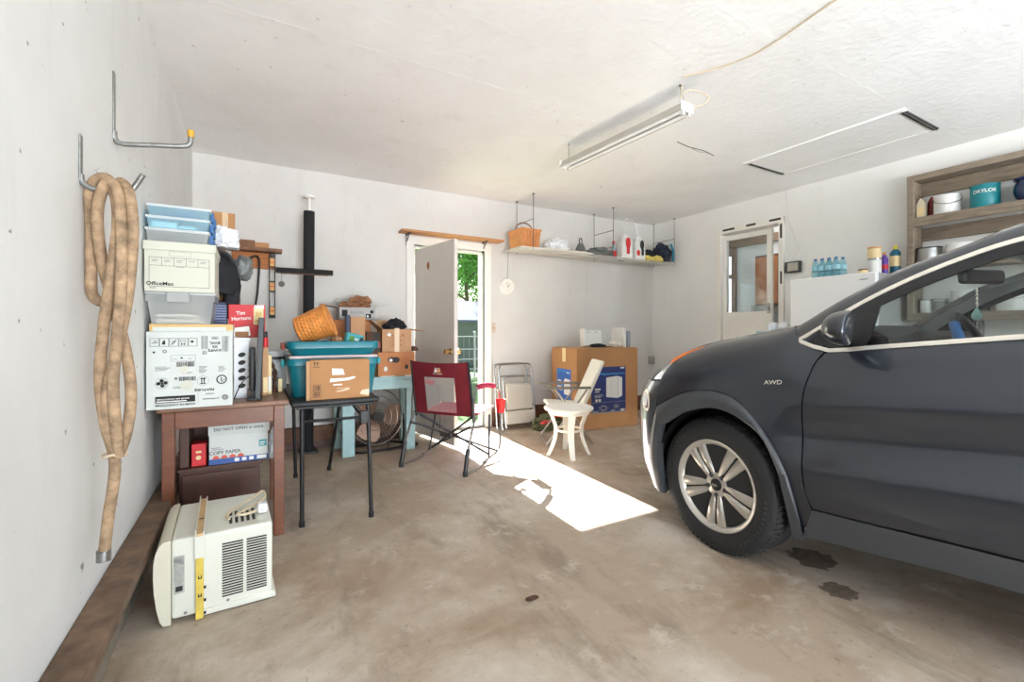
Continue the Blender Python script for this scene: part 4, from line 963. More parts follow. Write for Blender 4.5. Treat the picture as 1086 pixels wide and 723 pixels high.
m = MB(); m.tube([(-.27, .0, cz), (-.28, .0, .12), (-.26, .02, .012), (-.18, .12, .012), (.18, .12, .012), (.26, .02, .012), (.28, 0, .12), (.27, 0, cz)], .011, 8, 0, 5); m.tube([(-.25, .03, .012), (-.2, -.14, .012), (.2, -.14, .012), (.25, .03, .012)], .011, 8, 0, 4); m.build('stand', 'black_metal', t)
m = MB(); m.tube([(.05, .06, .1), (.1, -.05, .02), (.02, -.16, .006), (.14, -.2, .006), (.28, -.12, .006), (.33, -.15, .006)], .004, 6, 0, 6); m.box(.32, .36, -.165, -.135, .0, .025, 0, .005); m.build('power_cord', 'black_plastic', t)

def open_carton(name, label, loc, w, d, h, mt, rot=0.0, flaps=(), inside='carton_dark', prints=None, mats=None):
    t = thing(name, label, 'box', loc, rot); th = .005
    m = MB(); m.box(0, w, 0, d, 0, th); m.box(0, w, 0, th, 0, h); m.box(0, w, d - th, d, 0, h); m.box(0, th, th, d - th, 0, h); m.box(w - th, w, th, d - th, 0, h)
    if prints: prints(Face(m, (0, 0, 0), (1, 0, 0), (0, 0, 1), .001))
    m.build('body', [mt] + (mats or []), t)
    for side, ang, ln in flaps:
        m = MB(); c, s_ = math.cos(R(ang)) * ln, math.sin(R(ang)) * ln
        e = {'f': ((0, 0, h), (w, 0, h), (0, -1)), 'b': ((w, d, h), (0, d, h), (0, 1)), 'l': ((0, d, h), (0, 0, h), (-1, 0)), 'r': ((w, 0, h), (w, d, h), (1, 0))}[side]
        a, b = Vector(e[0]), Vector(e[1]); o = Vector((e[2][0] * c, e[2][1] * c, s_)); n_ = Vector((0, 0, .004))
        if abs(ang) > 60: n_ = Vector((e[2][0] * .004, e[2][1] * .004, 0))
        vs = [a, b, b + o, a + o]; m.add([v for v in vs] + [v + n_ for v in vs], [(0, 1, 2, 3), (7, 6, 5, 4), (0, 4, 5, 1), (1, 5, 6, 2), (2, 6, 7, 3), (3, 7, 4, 0)]); m.build('flap', mt if ang > -20 else mt, t)
    return t
BZ = .702
def pr(f):
    f.poly([(.125 + .035 * math.cos(a), .155 + .026 * math.sin(a)) for a in [6.283 * k / 16 for k in range(16)]], 1); f.disc(.07, .07, .017, 3, 14, .024); f.disc(.265, .085, .017, 1, 14, .022); f.disc(.165, .152, .035, 1, 16, .028); f.disc(.118, .15, .016, 3, 12)
open_carton('produce_carton', 'orange-brown carton with hand holes resting on the workbench', (1.01, 4.27, BZ), .345, .27, .225, 'carton_orange', R(-2), (), prints=pr, mats=['gap_dark', 'ink_grey', 'paper_white'])
for k, (x, y, w, d) in enumerate(((1.03, 4.23, .13, .06), (1.25, 4.22, .09, .06))):
    m = MB(); m.box(0, w, 0, d, 0, .006, 0, .001); tag(m.build('paper_sheet', 'paper_white', loc=(x, y, BZ), rot=R(5 - 12 * k)), ['white paper lying on the workbench edge at the carton corner near the tubs', 'white paper lying on the workbench edge near the red chair'][k], 'paper')
def pr2(f):
    f.poly([(.045, .155), (.08, .145), (.09, .17), (.055, .18)], 3); f.frame(.075, .05, .13, .10, .0025, 2); f.poly([(.08, .155), (.10, .155), (.09, .175)], 2); f.poly([(.185, .155), (.205, .155), (.195, .175)], 2)
    for k in range(4): f.rect(.095, .065 + k * .02, .09 - (k % 2) * .02, .006, 2)
    f.rect(.115, .0, .045, .225, 4)
tb2 = open_carton('carton', 'tan carton with open flaps and black bag, on the orange-brown carton', (1.05, 4.28, BZ + .226), .275, .24, .215, 'carton_tan', R(-2), (('r', -8, .13), ('b', 75, .09), ('l', 40, .12), ('f', -85, .0)), prints=pr2, mats=['gap_dark', 'wood_brown', 'paper_white', 'tape_clear'])
m = MB(); m.lump((0, 0, .06), .10, .09, .075, 0, .35, 51, freq=2.5); tag(m.build('plastic_bag', 'black_cloth', loc=(1.20, 4.39, BZ + .226 + .175)), 'black bag stuffed in the tan open carton', 'bag')
m = MB(); m.lump((0, 0, .02), .06, .05, .03, 0, .3, 53); tag(m.build('paper_wad', 'carton_dark', loc=(1.35, 4.34, BZ + .226)), 'small dark brown crumple beside the tan carton', 'paper')
m = MB(); m.box(0, .095, 0, .24, 0, .215, 0, .003); tag(m.build('carton', 'carton_dark', loc=(.907, 4.28, BZ)), 'dark brown carton behind the teal tubs, lowest on the bench', 'box')
m = MB(); m.box(0, .125, 0, .18, 0, .2, 0, .003); f = Face(m, (0, 0, 0), (1, 0, 0), (0, 0, 1), .001); f.rect(.06, .02, .055, .17, 1)
tag(m.build('carton', ['carton_dark', 'gap_dark'], loc=(.908, 4.285, BZ + .216)), 'dark carton between the tan carton and the upright box', 'box')
m = MB(); m.box(0, .33, 0, .22, 0, .53, 0, .003); tag(m.build('carton', 'carton_orange', loc=(.66, 4.47, BZ)), 'tall brown carton on the bench behind the wicker basket', 'box')
m = MB(); m.box(0, .125, 0, .08, 0, .27, 0, .003); m.box(-.035, -.002, .01, .075, 0, .285, 1, .003); f = Face(m, (0, 0, 0), (1, 0, 0), (0, 0, 1), .001)
for k in range(6): f.rect(.052, .03 + k * .02, .02, .012, 2)
tag(m.build('upright_box', ['carton_tan', 'navy_bin', 'ink_grey'], loc=(.755, 4.2, BZ + .28)), 'narrow tan box with navy side upright in front of brown carton', 'box')
m = MB(); m.box(0, .2, 0, .16, 0, .279, 0, .003); tag(m.build('carton', 'carton', loc=(.70, 4.205, BZ)), 'plain brown carton beneath the narrow tan and navy box', 'box')
def pr3(f):
    f.rect(.0, .0, .32, .022, 2); f.bars(.09, .055, .13, .022, 11, 2, 8); f.rect(.235, .015, .05, .04, 1); f.rect(.245, .022, .015, .02, 4); f.disc(.29, .075, .017, 1, 14); f.rect(.02, .03, .05, .06, 1)
oc = open_carton('open_carton', 'grey-printed open carton with brown packing paper, topmost on the bench', (.70, 4.44, BZ + .531), .325, .24, .115, 'board_grey', R(-1), (('l', 8, .15), ('r', 14, .15), ('b', 80, .1), ('f', -80, .0)), prints=pr3, mats=['ink_black', 'ink_grey', 'carton_tan', 'paper_white'])
m = MB(); m.lump((0, 0, .05), .13, .09, .07, 0, .45, 61, freq=2.6); m.lump((.05, 0, .1), .09, .07, .065, 0, .5, 64, freq=3)
tag(m.build('packing_paper', 'kraft', loc=(.86, 4.55, BZ + .531 + .065)), 'crumpled brown packing paper rising out of the open carton', 'paper')

# ---------------------------------------------------------------- plank over the back door, clock, switch
t = thing('door_plank', 'long raw plank on two brackets above the open back door', 'shelf', (1.93, BY, 2.165))
m = MB(); m.box(-.58, .62, -.165, 0, 0, .022, 0, .002); m.build('plank', 'wood_raw', t)
for x in (-.49, .42):
    m = MB(); m.box(x - .01, x + .01, -.006, 0, -.12, 0, 0); m.box(x - .01, x + .01, -.13, 0, -.006, 0, 0); m.bar((x, -.004, -.09), (x, -.1, -.006), .008, .006); m.build('bracket', 'black_metal', t)
t = thing('wall_clock', 'round white wall clock between the door and the wire shelf', 'clock', (2.675, BY, 1.66))
T = xf((0, 0, 0), R(90))
m = MB(); m.lathe([(0, 0), (.098, 0), (.1, .012), (.094, .026), (.086, .03), (.082, .022)], 40, 0, T); m.build('case', 'white_trim', t)
m = MB(); m.lathe([(0, .02), (.083, .02)], 40, 0, T)
f = Face(m, (0, -.0205, 0), (1, 0, 0), (0, 0, 1), .0008)
for k in range(12): a = 6.283 * k / 12; f.disc(.066 * math.cos(a), .066 * math.sin(a), .004, 1, 8)
f.ring(0, 0, .05, .0015, 1, 30); m.build('dial', ['clock_face', 'ink_grey'], t)
m = MB(); f = Face(m, (0, -.0225, 0), (1, 0, 0), (0, 0, 1), .0008); f.poly([(-.003, -.01), (.003, -.01), (.028, .04), (.024, .042)], 0); f.poly([(-.002, -.012), (.002, -.012), (-.012, .06), (-.016, .059)], 0); m.build('hands', 'ink_black', t)
m = MB(); m.tube([(0, -.01, .1), (.004, -.008, .25), (.012, -.006, .42)], .0022, 5); m.box(.004, .02, -.012, 0, .42, .45, 0, .002); m.build('cord', 'wire_grey', t)
t = thing('light_switch', 'pinkish double light switch plate beside the back door', 'light switch', (2.46, BY, 1.165))
m = MB(); m.box(-.058, .058, -.007, 0, -.058, .058, 0, .004); m.build('plate', 'switch_pink', t)
for x in (-.024, .024):
    m = MB(); m.box(x - .006, x + .006, -.018, -.006, -.012, .012, 0, .003); m.build('toggle', 'brass', t)

# ---------------------------------------------------------------- red folding rocking camp chair, facing the box
t = thing('camp_chair', 'maroon folding rocker camp chair standing in front of the open door', 'chair', (1.253, 3.488, 0), math.atan2(-.368, .492) - 0)
t.rotation_euler.z = math.atan2(.59, .81) - R(90)
W2 = .305
for s in (-1, 1):
    m = MB(); X = s * W2
    m.tube([(X, -.005, .02), (X, .2, .012), (X, .36, .02)], .011, 8, 0, 4)
    m.tube([(X, .0, .03), (X * .99, .06, .22), (X * .985, .165, .43)], .0105, 8); 
    m.build('foot_rail', 'chair_tube', t)
    m = MB(); m.tube([(X, .0, .03), (X * .995, .05, .2)], .0175, 12); m.cyl((X, .0, .0), (X, .0, .04), .02, 10); c = m.build('spring_tube', 'chair_dark', t)
    m = MB(); m.tube([(X * .985, .14, .40), (X * .985, .15, .60), (X, .20, .665), (X * 1.03, .34, .665), (X * 1.04, .50, .635), (X * 1.04, .575, .58), (X * 1.04, .60, .40), (X * 1.03, .60, .13), (X, .56, .065), (X, .44, .045), (X, .30, .03)], .0095, 8, 0, 6)
    m.build('side_frame', 'chair_tube', t)
    m = MB(); m.tube([(X, .20, .668), (X * 1.03, .34, .672), (X * 1.04, .47, .65)], .022, 12, 0, 4); c = m.build('armrest', 'pink_cloth', t)
m = MB()
m.tube([(-W2 * .95, .16, .44), (W2 * .97, .43, .06)], .010, 8); m.tube([(W2 * .95, .16, .44), (-W2 * .97, .43, .06)], .010, 8)
m.tube([(-W2, .40, .045), (-W2 * .9, .47, .40)], .009, 8); m.tube([(W2, .40, .045), (W2 * .9, .47, .40)], .009, 8)
m.tube([(-W2, .55, .07), (W2 * .95, .1, .36)], .009, 8); m.tube([(W2, .55, .07), (-W2 * .95, .1, .36)], .009, 8)
m.cyl((-.05, .21, .25), (.05, .21, .25), .018, 10)
m.build('cross_brace', 'chair_dark', t)
# back: cloth frame with a mesh opening, leaning back
def bk(x, z): # back surface, z measured from the seat up
    return Vector((x, .17 - (z - .43) * .16 - .0 + .03 * (1 - (x / .29) ** 2) * -1, z))
m = MB(); n = 24
def band(x0, x1, z0, z1, mb, mi=0, th=.006):
    nn, mm = 12, 10; P = [[bk(x0 + (x1 - x0) * i / nn, z0 + (z1 - z0) * j / mm - .012 * math.sin(math.pi * (i / nn)) * (1 if z1 > .86 and j == mm else 0)) for j in range(mm + 1)] for i in range(nn + 1)]
    mb.grid(P, mi, True); mb.grid([[p + Vector((0, th, 0)) for p in row] for row in P], mi, True, True)
band(-.275, .275, .745, .875, m); band(-.275, -.145, .43, .745, m); band(.145, .275, .43, .745, m); band(-.145, .145, .43, .455, m)
f = Face(m, bk(0, .80) + Vector((0, -.004, 0)), (1, 0, 0), Vector((0, -.16, 1)), .002)
f.poly([(-.035, -.012), (-.002, -.012), (-.012, .024), (-.018, .03)], 1); f.poly([(-.002, -.012), (.035, -.012), (.012, .022), (.0, .01)], 2); f.ring(.012, .012, .014, .004, 1, 14)
f.bars(-.045, -.029, .09, .009, 11, 1, 4)
m.build('back_cloth', ['maroon_cloth', 'logo_white', 'logo_orange'], t)
m = MB(); nx, nz = 26, 26
for i in range(nx + 1): x = -.145 + .29 * i / nx; m.tube([bk(x, .455) + Vector((0, .003, 0)), bk(x, .6) + Vector((0, .003, 0)), bk(x, .745) + Vector((0, .003, 0))], .0010, 4)
for j in range(nz + 1): z = .455 + .29 * j / nz; m.tube([bk(-.145, z) + Vector((0, .003, 0)), bk(0, z) + Vector((0, .003, 0)), bk(.145, z) + Vector((0, .003, 0))], .0010, 4)
c = m.build('back_mesh', 'mesh_grey', t); c['label'] = 'pale open mesh panel'
for s in (-1, 1): m = MB(); m.tube([bk(s * .278, .40), bk(s * .28, .65), bk(s * .275, .88)], .0095, 8); m.build('back_frame', 'chair_dark', t)
m = MB(); P = [[Vector((x, .19 + .37 * j / 10, .435 - .05 * math.sin(math.pi * j / 10) * (1 - (x / .3) ** 2) + .03 * j / 10)) for j in range(11)] for x in [-.27 + .54 * i / 12 for i in range(13)]]
m.grid(P); m.grid([[p - Vector((0, 0, .006)) for p in row] for row in P], 0, True, True); m.build('seat', 'pink_cloth', t)
m = MB(); T = xf((W2 * 1.04 + .05, .50, .42)); m.lathe([(0, 0), (.034, 0), (.044, .11), (.047, .115), (.041, .113), (.031, .006), (0, .006)], 20, 0, T); m.tube([(W2 * 1.04, .5, .5), (W2 * 1.04 + .02, .5, .5)], .006, 6)
c = m.build('cup', 'cup_red', t); c['label'] = 'red cup in its holder'

# ---------------------------------------------------------------- folded metal chairs leaning on the back wall
def folded_chair(label, x, y, lean, sc=1.0):
    t = thing('folding_chair', label, 'chair', (x, y, 0), 0, 'folded chairs against the back wall')
    def L(px_, pz, dy=0): return Vector((px_ * sc, pz * math.sin(R(lean)) + dy, pz))
    m = MB(); m.tube([L(-.225, .0), L(-.225, .62), L(-.21, .70), L(-.17, .735), L(.17, .735), L(.21, .70), L(.225, .62), L(.225, 0)], .011, 8, 0, 4); m.build('back_tube', 'chair_tube', t)
    m = MB(); m.tube([L(-.19, .02, -.03), L(-.195, .5, -.03), L(-.18, .575, -.03), L(-.15, .595, -.03), L(.15, .595, -.03), L(.18, .575, -.03), L(.195, .5, -.03), L(.19, .02, -.03)], .010, 8, 0, 4); m.build('front_tube', 'chair_tube', t)
    m = MB(); T = Matrix.Translation((0, -.045, 0)) @ Matrix.Rotation(-R(lean), 4, 'X'); m.box(-.17, .175, -.012, .012, .22, .50, 0, .02, T, 3); m.box(-.165, .165, -.004, .014, .46, .52, 0, .01, T); m.build('seat', 'beige_vinyl', t)
    m = MB(); m.box(-.19, .19, -.02, .006, .06, .21, 0, .01, T); m.build('backrest', 'beige_vinyl', t)
    m = MB(); m.bar(T @ Vector((.16, -.015, .24)), T @ Vector((.2, .02, .46)), .012, .004); m.bar(T @ Vector((-.16, -.015, .24)), T @ Vector((-.2, .02, .46)), .012, .004); m.build('link', 'steel', t)
    return t
folded_chair('front one of two folded beige metal chairs leaning on the back wall', 2.70, 4.56, 8)
folded_chair('folded beige chair behind its twin, right against the back wall', 2.67, 4.64, 7, .98)
# camouflage bag with red gloves
t = MB(); t.lump((0, 0, .055), .2, .13, .1, 0, .35, 71, freq=2.4); tag(t.build('cloth_bag', 'green_camo', loc=(2.96, 4.36, 0)), 'mottled green cloth bag slumped on the floor before the big carton', 'bag')
for k, (x, y, z) in enumerate(((2.86, 4.25, .085), (3.02, 4.30, .13))):
    t = thing('glove', ['coral red glove lying low on the green bag', 'coral red glove lying on top of the green bag'][k], 'glove', (x, y, z), R(30 - 50 * k), 'red gloves on the green bag')
    m = MB(); m.ball((0, 0, .02), .045, .04, .02, 0, 12); m.box(-.085, -.03, -.03, .03, .006, .034, 0, .01); m.build('palm', 'glove_red', t)
    for q in range(5):
        m = MB(); a = R(-38 + 19 * q) if q < 4 else R(70); m.tube([(.03 * math.cos(a), .035 * math.sin(a), .02), (.075 * math.cos(a), .075 * math.sin(a), .022), (.10 * math.cos(a), .10 * math.sin(a), .008)], .011, 8, 0, 3); m.build('finger', 'glove_red', t)
# ---------------------------------------------------------------- big carton with blue panels
t = thing('appliance_carton', 'big brown appliance carton with dark blue printed panels in the back corner', 'box', (3.17, 4.09, 0), R(-6))
w, d, h = .855, .58, .925
m = MB(); m.box(0, w, 0, d, 0, h, 0, .006)
f = Face(m, (0, 0, 0), (1, 0, 0), (0, 0, 1), .001)
f.rect(.195, .18, .48, .53, 1); f.poly([(.195, .65), (.36, .615), (.675, .625), (.675, .635), (.36, .635), (.195, .685)], 3); f.rect(.195, .175, .48, .015, 5)
f.poly([(.40, .36), (.56, .34), (.625, .365), (.625, .58), (.56, .60), (.40, .585)], 4); f.poly([(.56, .34), (.565, .34), (.565, .6), (.56, .6)], 5); f.rect(.47, .345, .002, .24, 5)
f.rect(.6, .685, .055, .016, 4)
f.rect(.245, .42, .06, .012, 4); f.rect(.245, .445, .075, .018, 4)
for k in range(3): f.rect(.24, .385 - k * .014, .12 - k * .02, .004, 4)
f.rect(.25, .31, .03, .03, 4); f.rect(.295, .31, .03, .03, 4); f.rect(.195, .30, .48, .0015, 4)
for k in range(7): a = 6.283 * k / 7; f.rect(.345 + .055 * math.cos(a), .225 + .03 * math.sin(a), .03, .012, 5)
f.ring(.36, .235, .03, .004, 4, 18); f.frame(.5, .215, .08, .06, .003, 5); f.rect(.515, .23, .05, .03, 5); f.rect(.21, .188, .08, .018, 5); f.rect(.46, .19, .06, .02, 5); f.rect(.6, .19, .06, .022, 4)
f.rect(.42, .35, .0, .0, 4)
f = Face(m, (0, d, 0), (0, -1, 0), (0, 0, 1), .001)
f.rect(.13, .16, .33, .52, 1); f.rect(.13, .16, .33, .52, 2); f.poly([(.30, .38), (.41, .38), (.44, .40), (.44, .56), (.33, .57), (.30, .55)], 4); f.poly([(.13, .6), (.2, .65), (.46, .62), (.46, .64), (.2, .68), (.13, .66)], 3)
for k in range(4): f.rect(.15, .42 + k * .035, .11 - .02 * (k % 2), .02, 4)
for k in range(3): f.rect(.16 + k * .08, .2, .05, .04, 4)
f.rect(.36, .63, .06, .015, 4); f.rect(.26, h - .16, .08, .16, 6)
m.build('body', ['carton', 'panel_blue', 'panel_blue_light', 'panel_cyan', 'appliance_white', 'ink_grey', 'print_cream'], t)
m = MB(); m.box(.03, w - .02, .01, d - .01, h, h + .006, 0, .001); f = Face(m, (.03, d / 2 - .03, h + .006), (1, 0, 0), (0, 1, 0), .001); f.rect(0, 0, w - .05, .06, 1); m.build('top_flap', ['carton_tan', 'tape_clear'], t)
BT = h + .006
def onbox(x, y): 
    c, s_ = math.cos(R(-6)), math.sin(R(-6)); return (3.17 + x * c - y * s_, 4.09 + x * s_ + y * c, BT)
t = thing('white_device', 'white upright box-shaped device standing on the big carton', 'device', onbox(.40, .30), R(-10))
m = MB(); m.box(-.10, .12, -.05, .05, .012, .20, 0, .006, xf((0, 0, 0), R(-8))); m.box(-.125, -.095, -.06, .06, .008, .225, 0, .01, xf((0, 0, 0), R(-8))); m.build('case', 'appliance_white', t)
m = MB(); f = Face(m, xf((0, 0, 0), R(-8)) @ Vector((-.1, -.0505, 0.012)), (1, 0, 0), xf((0, 0, 0), R(-8)).to_3x3() @ Vector((0, 0, 1)), .001); f.rect(.03, .155, .018, .014, 0); f.rect(.13, .16, .03, .008, 0); m.build('marking', 'ink_grey', t)
m = MB(); m.lump((0, 0, .02), .1, .08, .026, 0, .2, 3); tag(m.build('cloth', 'black_cloth', loc=onbox(.38, .14)), 'flat black cloth lying before the white device on the carton', 'cloth')
m = MB(); m.box(0, .09, 0, .12, 0, .012, 0, .003); tag(m.build('wood_scrap', 'wood_brown', loc=onbox(.49, .10)), 'thin brown wood scrap on the big carton', 'scrap')
m = MB(); m.lump((0, 0, .03), .1, .06, .045, 0, .4, 6); tag(m.build('paper_wad', 'dust_cloth', loc=onbox(.64, .17)), 'crumpled off-white paper on the big carton', 'paper')
m = MB(); m.box(0, .04, 0, .22, 0, .235, 0, .006); tag(m.build('panel_board', 'appliance_white', loc=onbox(.745, .12)), 'white narrow slab standing upright on the big carton', 'board')
m = MB(); m.box(0, .045, 0, .2, 0, .195, 0, .003); tag(m.build('panel_board', 'grey_blue_board', loc=onbox(.80, .12)), 'grey-blue narrow slab standing beside the white one on the carton', 'board')

# ---------------------------------------------------------------- folding lawn chair, white side table
t = thing('lawn_chair', 'folding lawn chair with tall ivory back behind the white table', 'chair', (2.815, 3.80, 0), math.atan2(.42, -.91) - R(90))
W2 = .215
for s in (-1, 1):
    X = s * W2
    m = MB(); m.tube([(X, .235, .012), (X, -.16, .55)], .0105, 8); m.build('front_leg', 'aluminium', t)
    m = MB(); m.tube([(X * .96, -.225, .012), (X * .96, .16, .56)], .0105, 8); m.build('rear_leg', 'aluminium', t)
    m = MB(); m.box(X - .022, X + .022, -.2, .27, .555, .578, 0, .009); m.build('armrest', 'arm_grey', t)
for y, k in ((.235, 1), (-.225, .96)): m = MB(); m.tube([(-W2 * k, y, .012), (W2 * k, y, .012)], .0105, 8); m.build('cross_bar', 'aluminium', t)
m = MB(); T = xf((0, -.13, .37), R(24)); m.box(-.19, .19, -.022, .022, 0, .50, 0, .02, T, 4)
for k in range(5): m.box(-.15 + k * .066, -.112 + k * .066, -.026, .026, .03, .47, 0, .006, T)
m.build('backrest', 'ivory_plastic', t)
m = MB(); m.box(-.19, .19, -.14, .24, .355, .39, 0, .014, xf((0, 0, 0), R(4))); m.build('seat', 'ivory_plastic', t)
t = thing('side_table', 'round white plastic side table with curved legs beside the sunlit patch', 'table', (2.505, 3.35, 0), R(20))
m = MB(); m.lathe([(0, .405), (.2, .405), (.218, .412), (.225, .425), (.222, .437), (.21, .443), (.195, .441), (0, .44)], 48); m.lathe([(.17, .375), (.185, .378), (.185, .41), (.16, .41)], 40); m.build('tabletop', 'table_white', t)
for k in range(4):
    a = R(45 + 90 * k); m = MB(); ca, sa = math.cos(a), math.sin(a)
    P = smooth_path([(.175, .40), (.145, .33), (.12, .25), (.128, .15), (.165, .05), (.19, .0)], 5); P = [(p[0], p[1]) for p in [Vector((q[0], q[1], 0)) for q in P]] if False else [(p.x, p.y) for p in smooth_path([Vector((.175, .40, 0)), Vector((.145, .33, 0)), Vector((.12, .25, 0)), Vector((.128, .15, 0)), Vector((.165, .05, 0)), Vector((.19, 0, 0))], 5)]
    vs = []
    for i, (r_, z) in enumerate(P):
        q = i / (len(P) - 1); tw = .034 - .012 * q; th = .013
        for du, dv in ((-th, -tw), (th, -tw * .8), (th, tw * .8), (-th, tw)): vs.append(((r_ + du) * ca - dv * sa, (r_ + du) * sa + dv * ca, z))
    fs = [(i * 4 + j, i * 4 + (j + 1) % 4, i * 4 + 4 + (j + 1) % 4, i * 4 + 4 + j) for i in range(len(P) - 1) for j in range(4)] + [(0, 1, 2, 3), tuple(len(vs) - 4 + j for j in (3, 2, 1, 0))]
    m.add(vs, fs, 0, True); m.build('leg', 'table_white', t)
m = MB(); rr_ = .118
m.tube([(rr_ * math.cos(a), rr_ * math.sin(a), .232) for a in [6.283 * k / 32 for k in range(32)]], .012, 8, 0, 0, True); m.build('ring_brace', 'table_white', t)

# ---------------------------------------------------------------- wire shelf under the ceiling and what lies on it
SX0, SX1, SY0, SY1, SZ = 2.56, 5.08, 4.34, 4.74, 2.065
t = thing('wire_shelf', 'long white wire shelf hung from the ceiling along the back wall', 'shelf', (SX0, SY0, SZ))
m = MB(); w, d = SX1 - SX0, SY1 - SY0
for y in (0, d * .33, d * .66, d): m.tube([(0, y, -.008), (w, y, -.008)], .004, 6)
for z in (-.03,): m.tube([(0, 0, z), (w, 0, z)], .004, 6)
for k in range(85): x = w * k / 84; m.tube([(x, 0, -.03), (x, 0, -.002), (x, d, -.002)], .0018, 4)
m.build('shelf_grid', 'wire_shelf', t)
for x, lx in ((.2, 0), (1.39, 0), (2.50, 0)):
    for y in (0.01, d - .02):
        m = MB(); m.tube([(x, y, -.02), (x, y, CZ - SZ)], .0045, 6); m.box(x - .012, x + .012, y - .012, y + .012, CZ - SZ - .008, CZ - SZ, 0); m.build('hanger_rod', 'wire_grey', t)
    m = MB(); m.tube([(x, .01, .33), (x, d - .02, .33)], .004, 6); m.tube([(x, .01, .12), (x, d - .02, .12)], .004, 6); m.build('cross_tie', 'wire_grey', t)
m = MB(); m.box(SX0 + .05, SX0 + 1.08, SY0 + .02, SY1 - .03, SZ + .001, SZ + .014, 0, .003)
for k in range(5): m.lump((SX0 + .45 + k * .13, SY0 + .08, SZ + .018), .1, .05, .014, 0, .4, k)
tag(m.build('dust_sheet', 'dust_cloth', world=(SX0 + .8, SY0 + .2, SZ)), 'dusty folded sheet lying along the wire shelf', 'sheet')
Z = SZ + .016
t = thing('handled_basket', 'orange splint basket with a bent handle on the wire shelf end', 'basket', (2.735, 4.51, Z), R(93))
t.scale = (.70, .80, 1.0)
m = MB(); rows = [[(-.19, -.14, 0), (.19, -.14, 0), (.19, .13, 0), (-.19, .13, 0)], [(-.215, -.16, .2), (.215, -.16, .2), (.215, .15, .2), (-.215, .15, .2)], [(-.2, -.145, .2), (.2, -.145, .2), (.2, .135, .2), (-.2, .135, .2)], [(-.18, -.13, .01), (.18, -.13, .01), (.18, .12, .01), (-.18, .12, .01)]]
vs = [p for r_ in rows for p in r_]; fs = [(0, 3, 2, 1), (12, 13, 14, 15)] + [(i * 4 + k, i * 4 + (k + 1) % 4, i * 4 + 4 + (k + 1) % 4, i * 4 + 4 + k) for i in range(3) for k in range(4)]
m.add(vs, fs)
for k in range(9):
    x = -.17 + k * .042; m.bar((x, -.1425, .005), (x * 1.12, -.1625, .195), .03, .006, 1)
for k in range(6):
    y = -.115 + k * .045; m.bar((.1925, y, .005), (.2175, y * 1.1, .195), .006, .03, 1); m.bar((-.1925, y, .005), (-.2175, y * 1.1, .195), .006, .03, 1)
m.build('body', ['wicker_orange', 'wicker_orange'], t)
m = MB(); m.box(-.225, .225, -.17, -.155, .18, .205, 0, .004); m.box(-.225, .225, .145, .16, .18, .205, 0, .004); m.box(.21, .225, -.155, .145, .18, .205, 0, .004); m.box(-.225, -.21, -.155, .145, .18, .205, 0, .004); m.build('rim', 'wicker_orange', t)
m = MB(); m.tube([(-.0, -.16, .19), (.0, -.13, .25), (0, -.05, .29), (0, .05, .29), (0, .13, .25), (0, .155, .19)], .008, 8, 0, 5); m.build('handle', 'wood_brown', t)
def onshelf(mb, name, mt, loc, label, cat, **k): return tag(mb.build(name, mt, loc=loc), label, cat)
m = MB(); m.lump((0, 0, .06), .16, .10, .09, 0, .35, 81, freq=2.6); onshelf(m, 'plastic_bag', 'plastic_bag', (3.19, 4.5, Z), 'whitish plastic bag next to the orange basket on the wire shelf', 'bag')
t = thing('hand_trowel', 'grey pointed scraper standing on the wire shelf, dark loop handle', 'tool', (3.55, 4.50, Z))
m = MB(); m.prism([(-.085, 0), (.085, 0), (.02, .13), (-.02, .13)], -.03, .03, 0, xf((0, 0, 0), R(90))); m.build('blade', 'tool_grey', t)
m = MB(); m.tube([(-.018, 0, .13), (-.02, 0, .18), (0, 0, .20), (.02, 0, .18), (.018, 0, .13)], .007, 8, 0, 4); m.build('handle', 'black_plastic', t)
m = MB(); m.lump((0, 0, .05), .2, .11, .075, 0, .3, 83, freq=2); m.box(-.16, .12, -.1, .02, .05, .075, 0, .008, xf((0, 0, 0), 0, R(12))); onshelf(m, 'folded_tarp', 'tool_grey', (3.86, 4.5, SZ), 'dark grey folded tarp in the middle of the wire shelf', 'tarp')
for k, (x, y, lab) in enumerate(((4.09, 4.5, 'small clear red-labelled bottle by the grey tarp'), (4.34, 4.62, 'small clear red-labelled bottle between the two white jugs'))):
    t = thing('small_bottle', lab, 'bottle', (x, y, SZ), 0, 'small bottles on the wire shelf')
    m = MB(); m.lathe([(0, 0), (.035, 0), (.037, .006), (.037, .12), (.015, .16), (.013, .2)], 18); m.build('body', 'bottle_clear', t)
    m = MB(); m.lathe([(.0375, .03), (.0378, .031), (.0378, .1), (.0375, .101)], 18); m.build('label_band', 'print_red', t)
    m = MB(); m.lathe([(.016, .195), (.017, .2), (.017, .23), (0, .232)], 14); m.build('cap', 'cup_red', t)
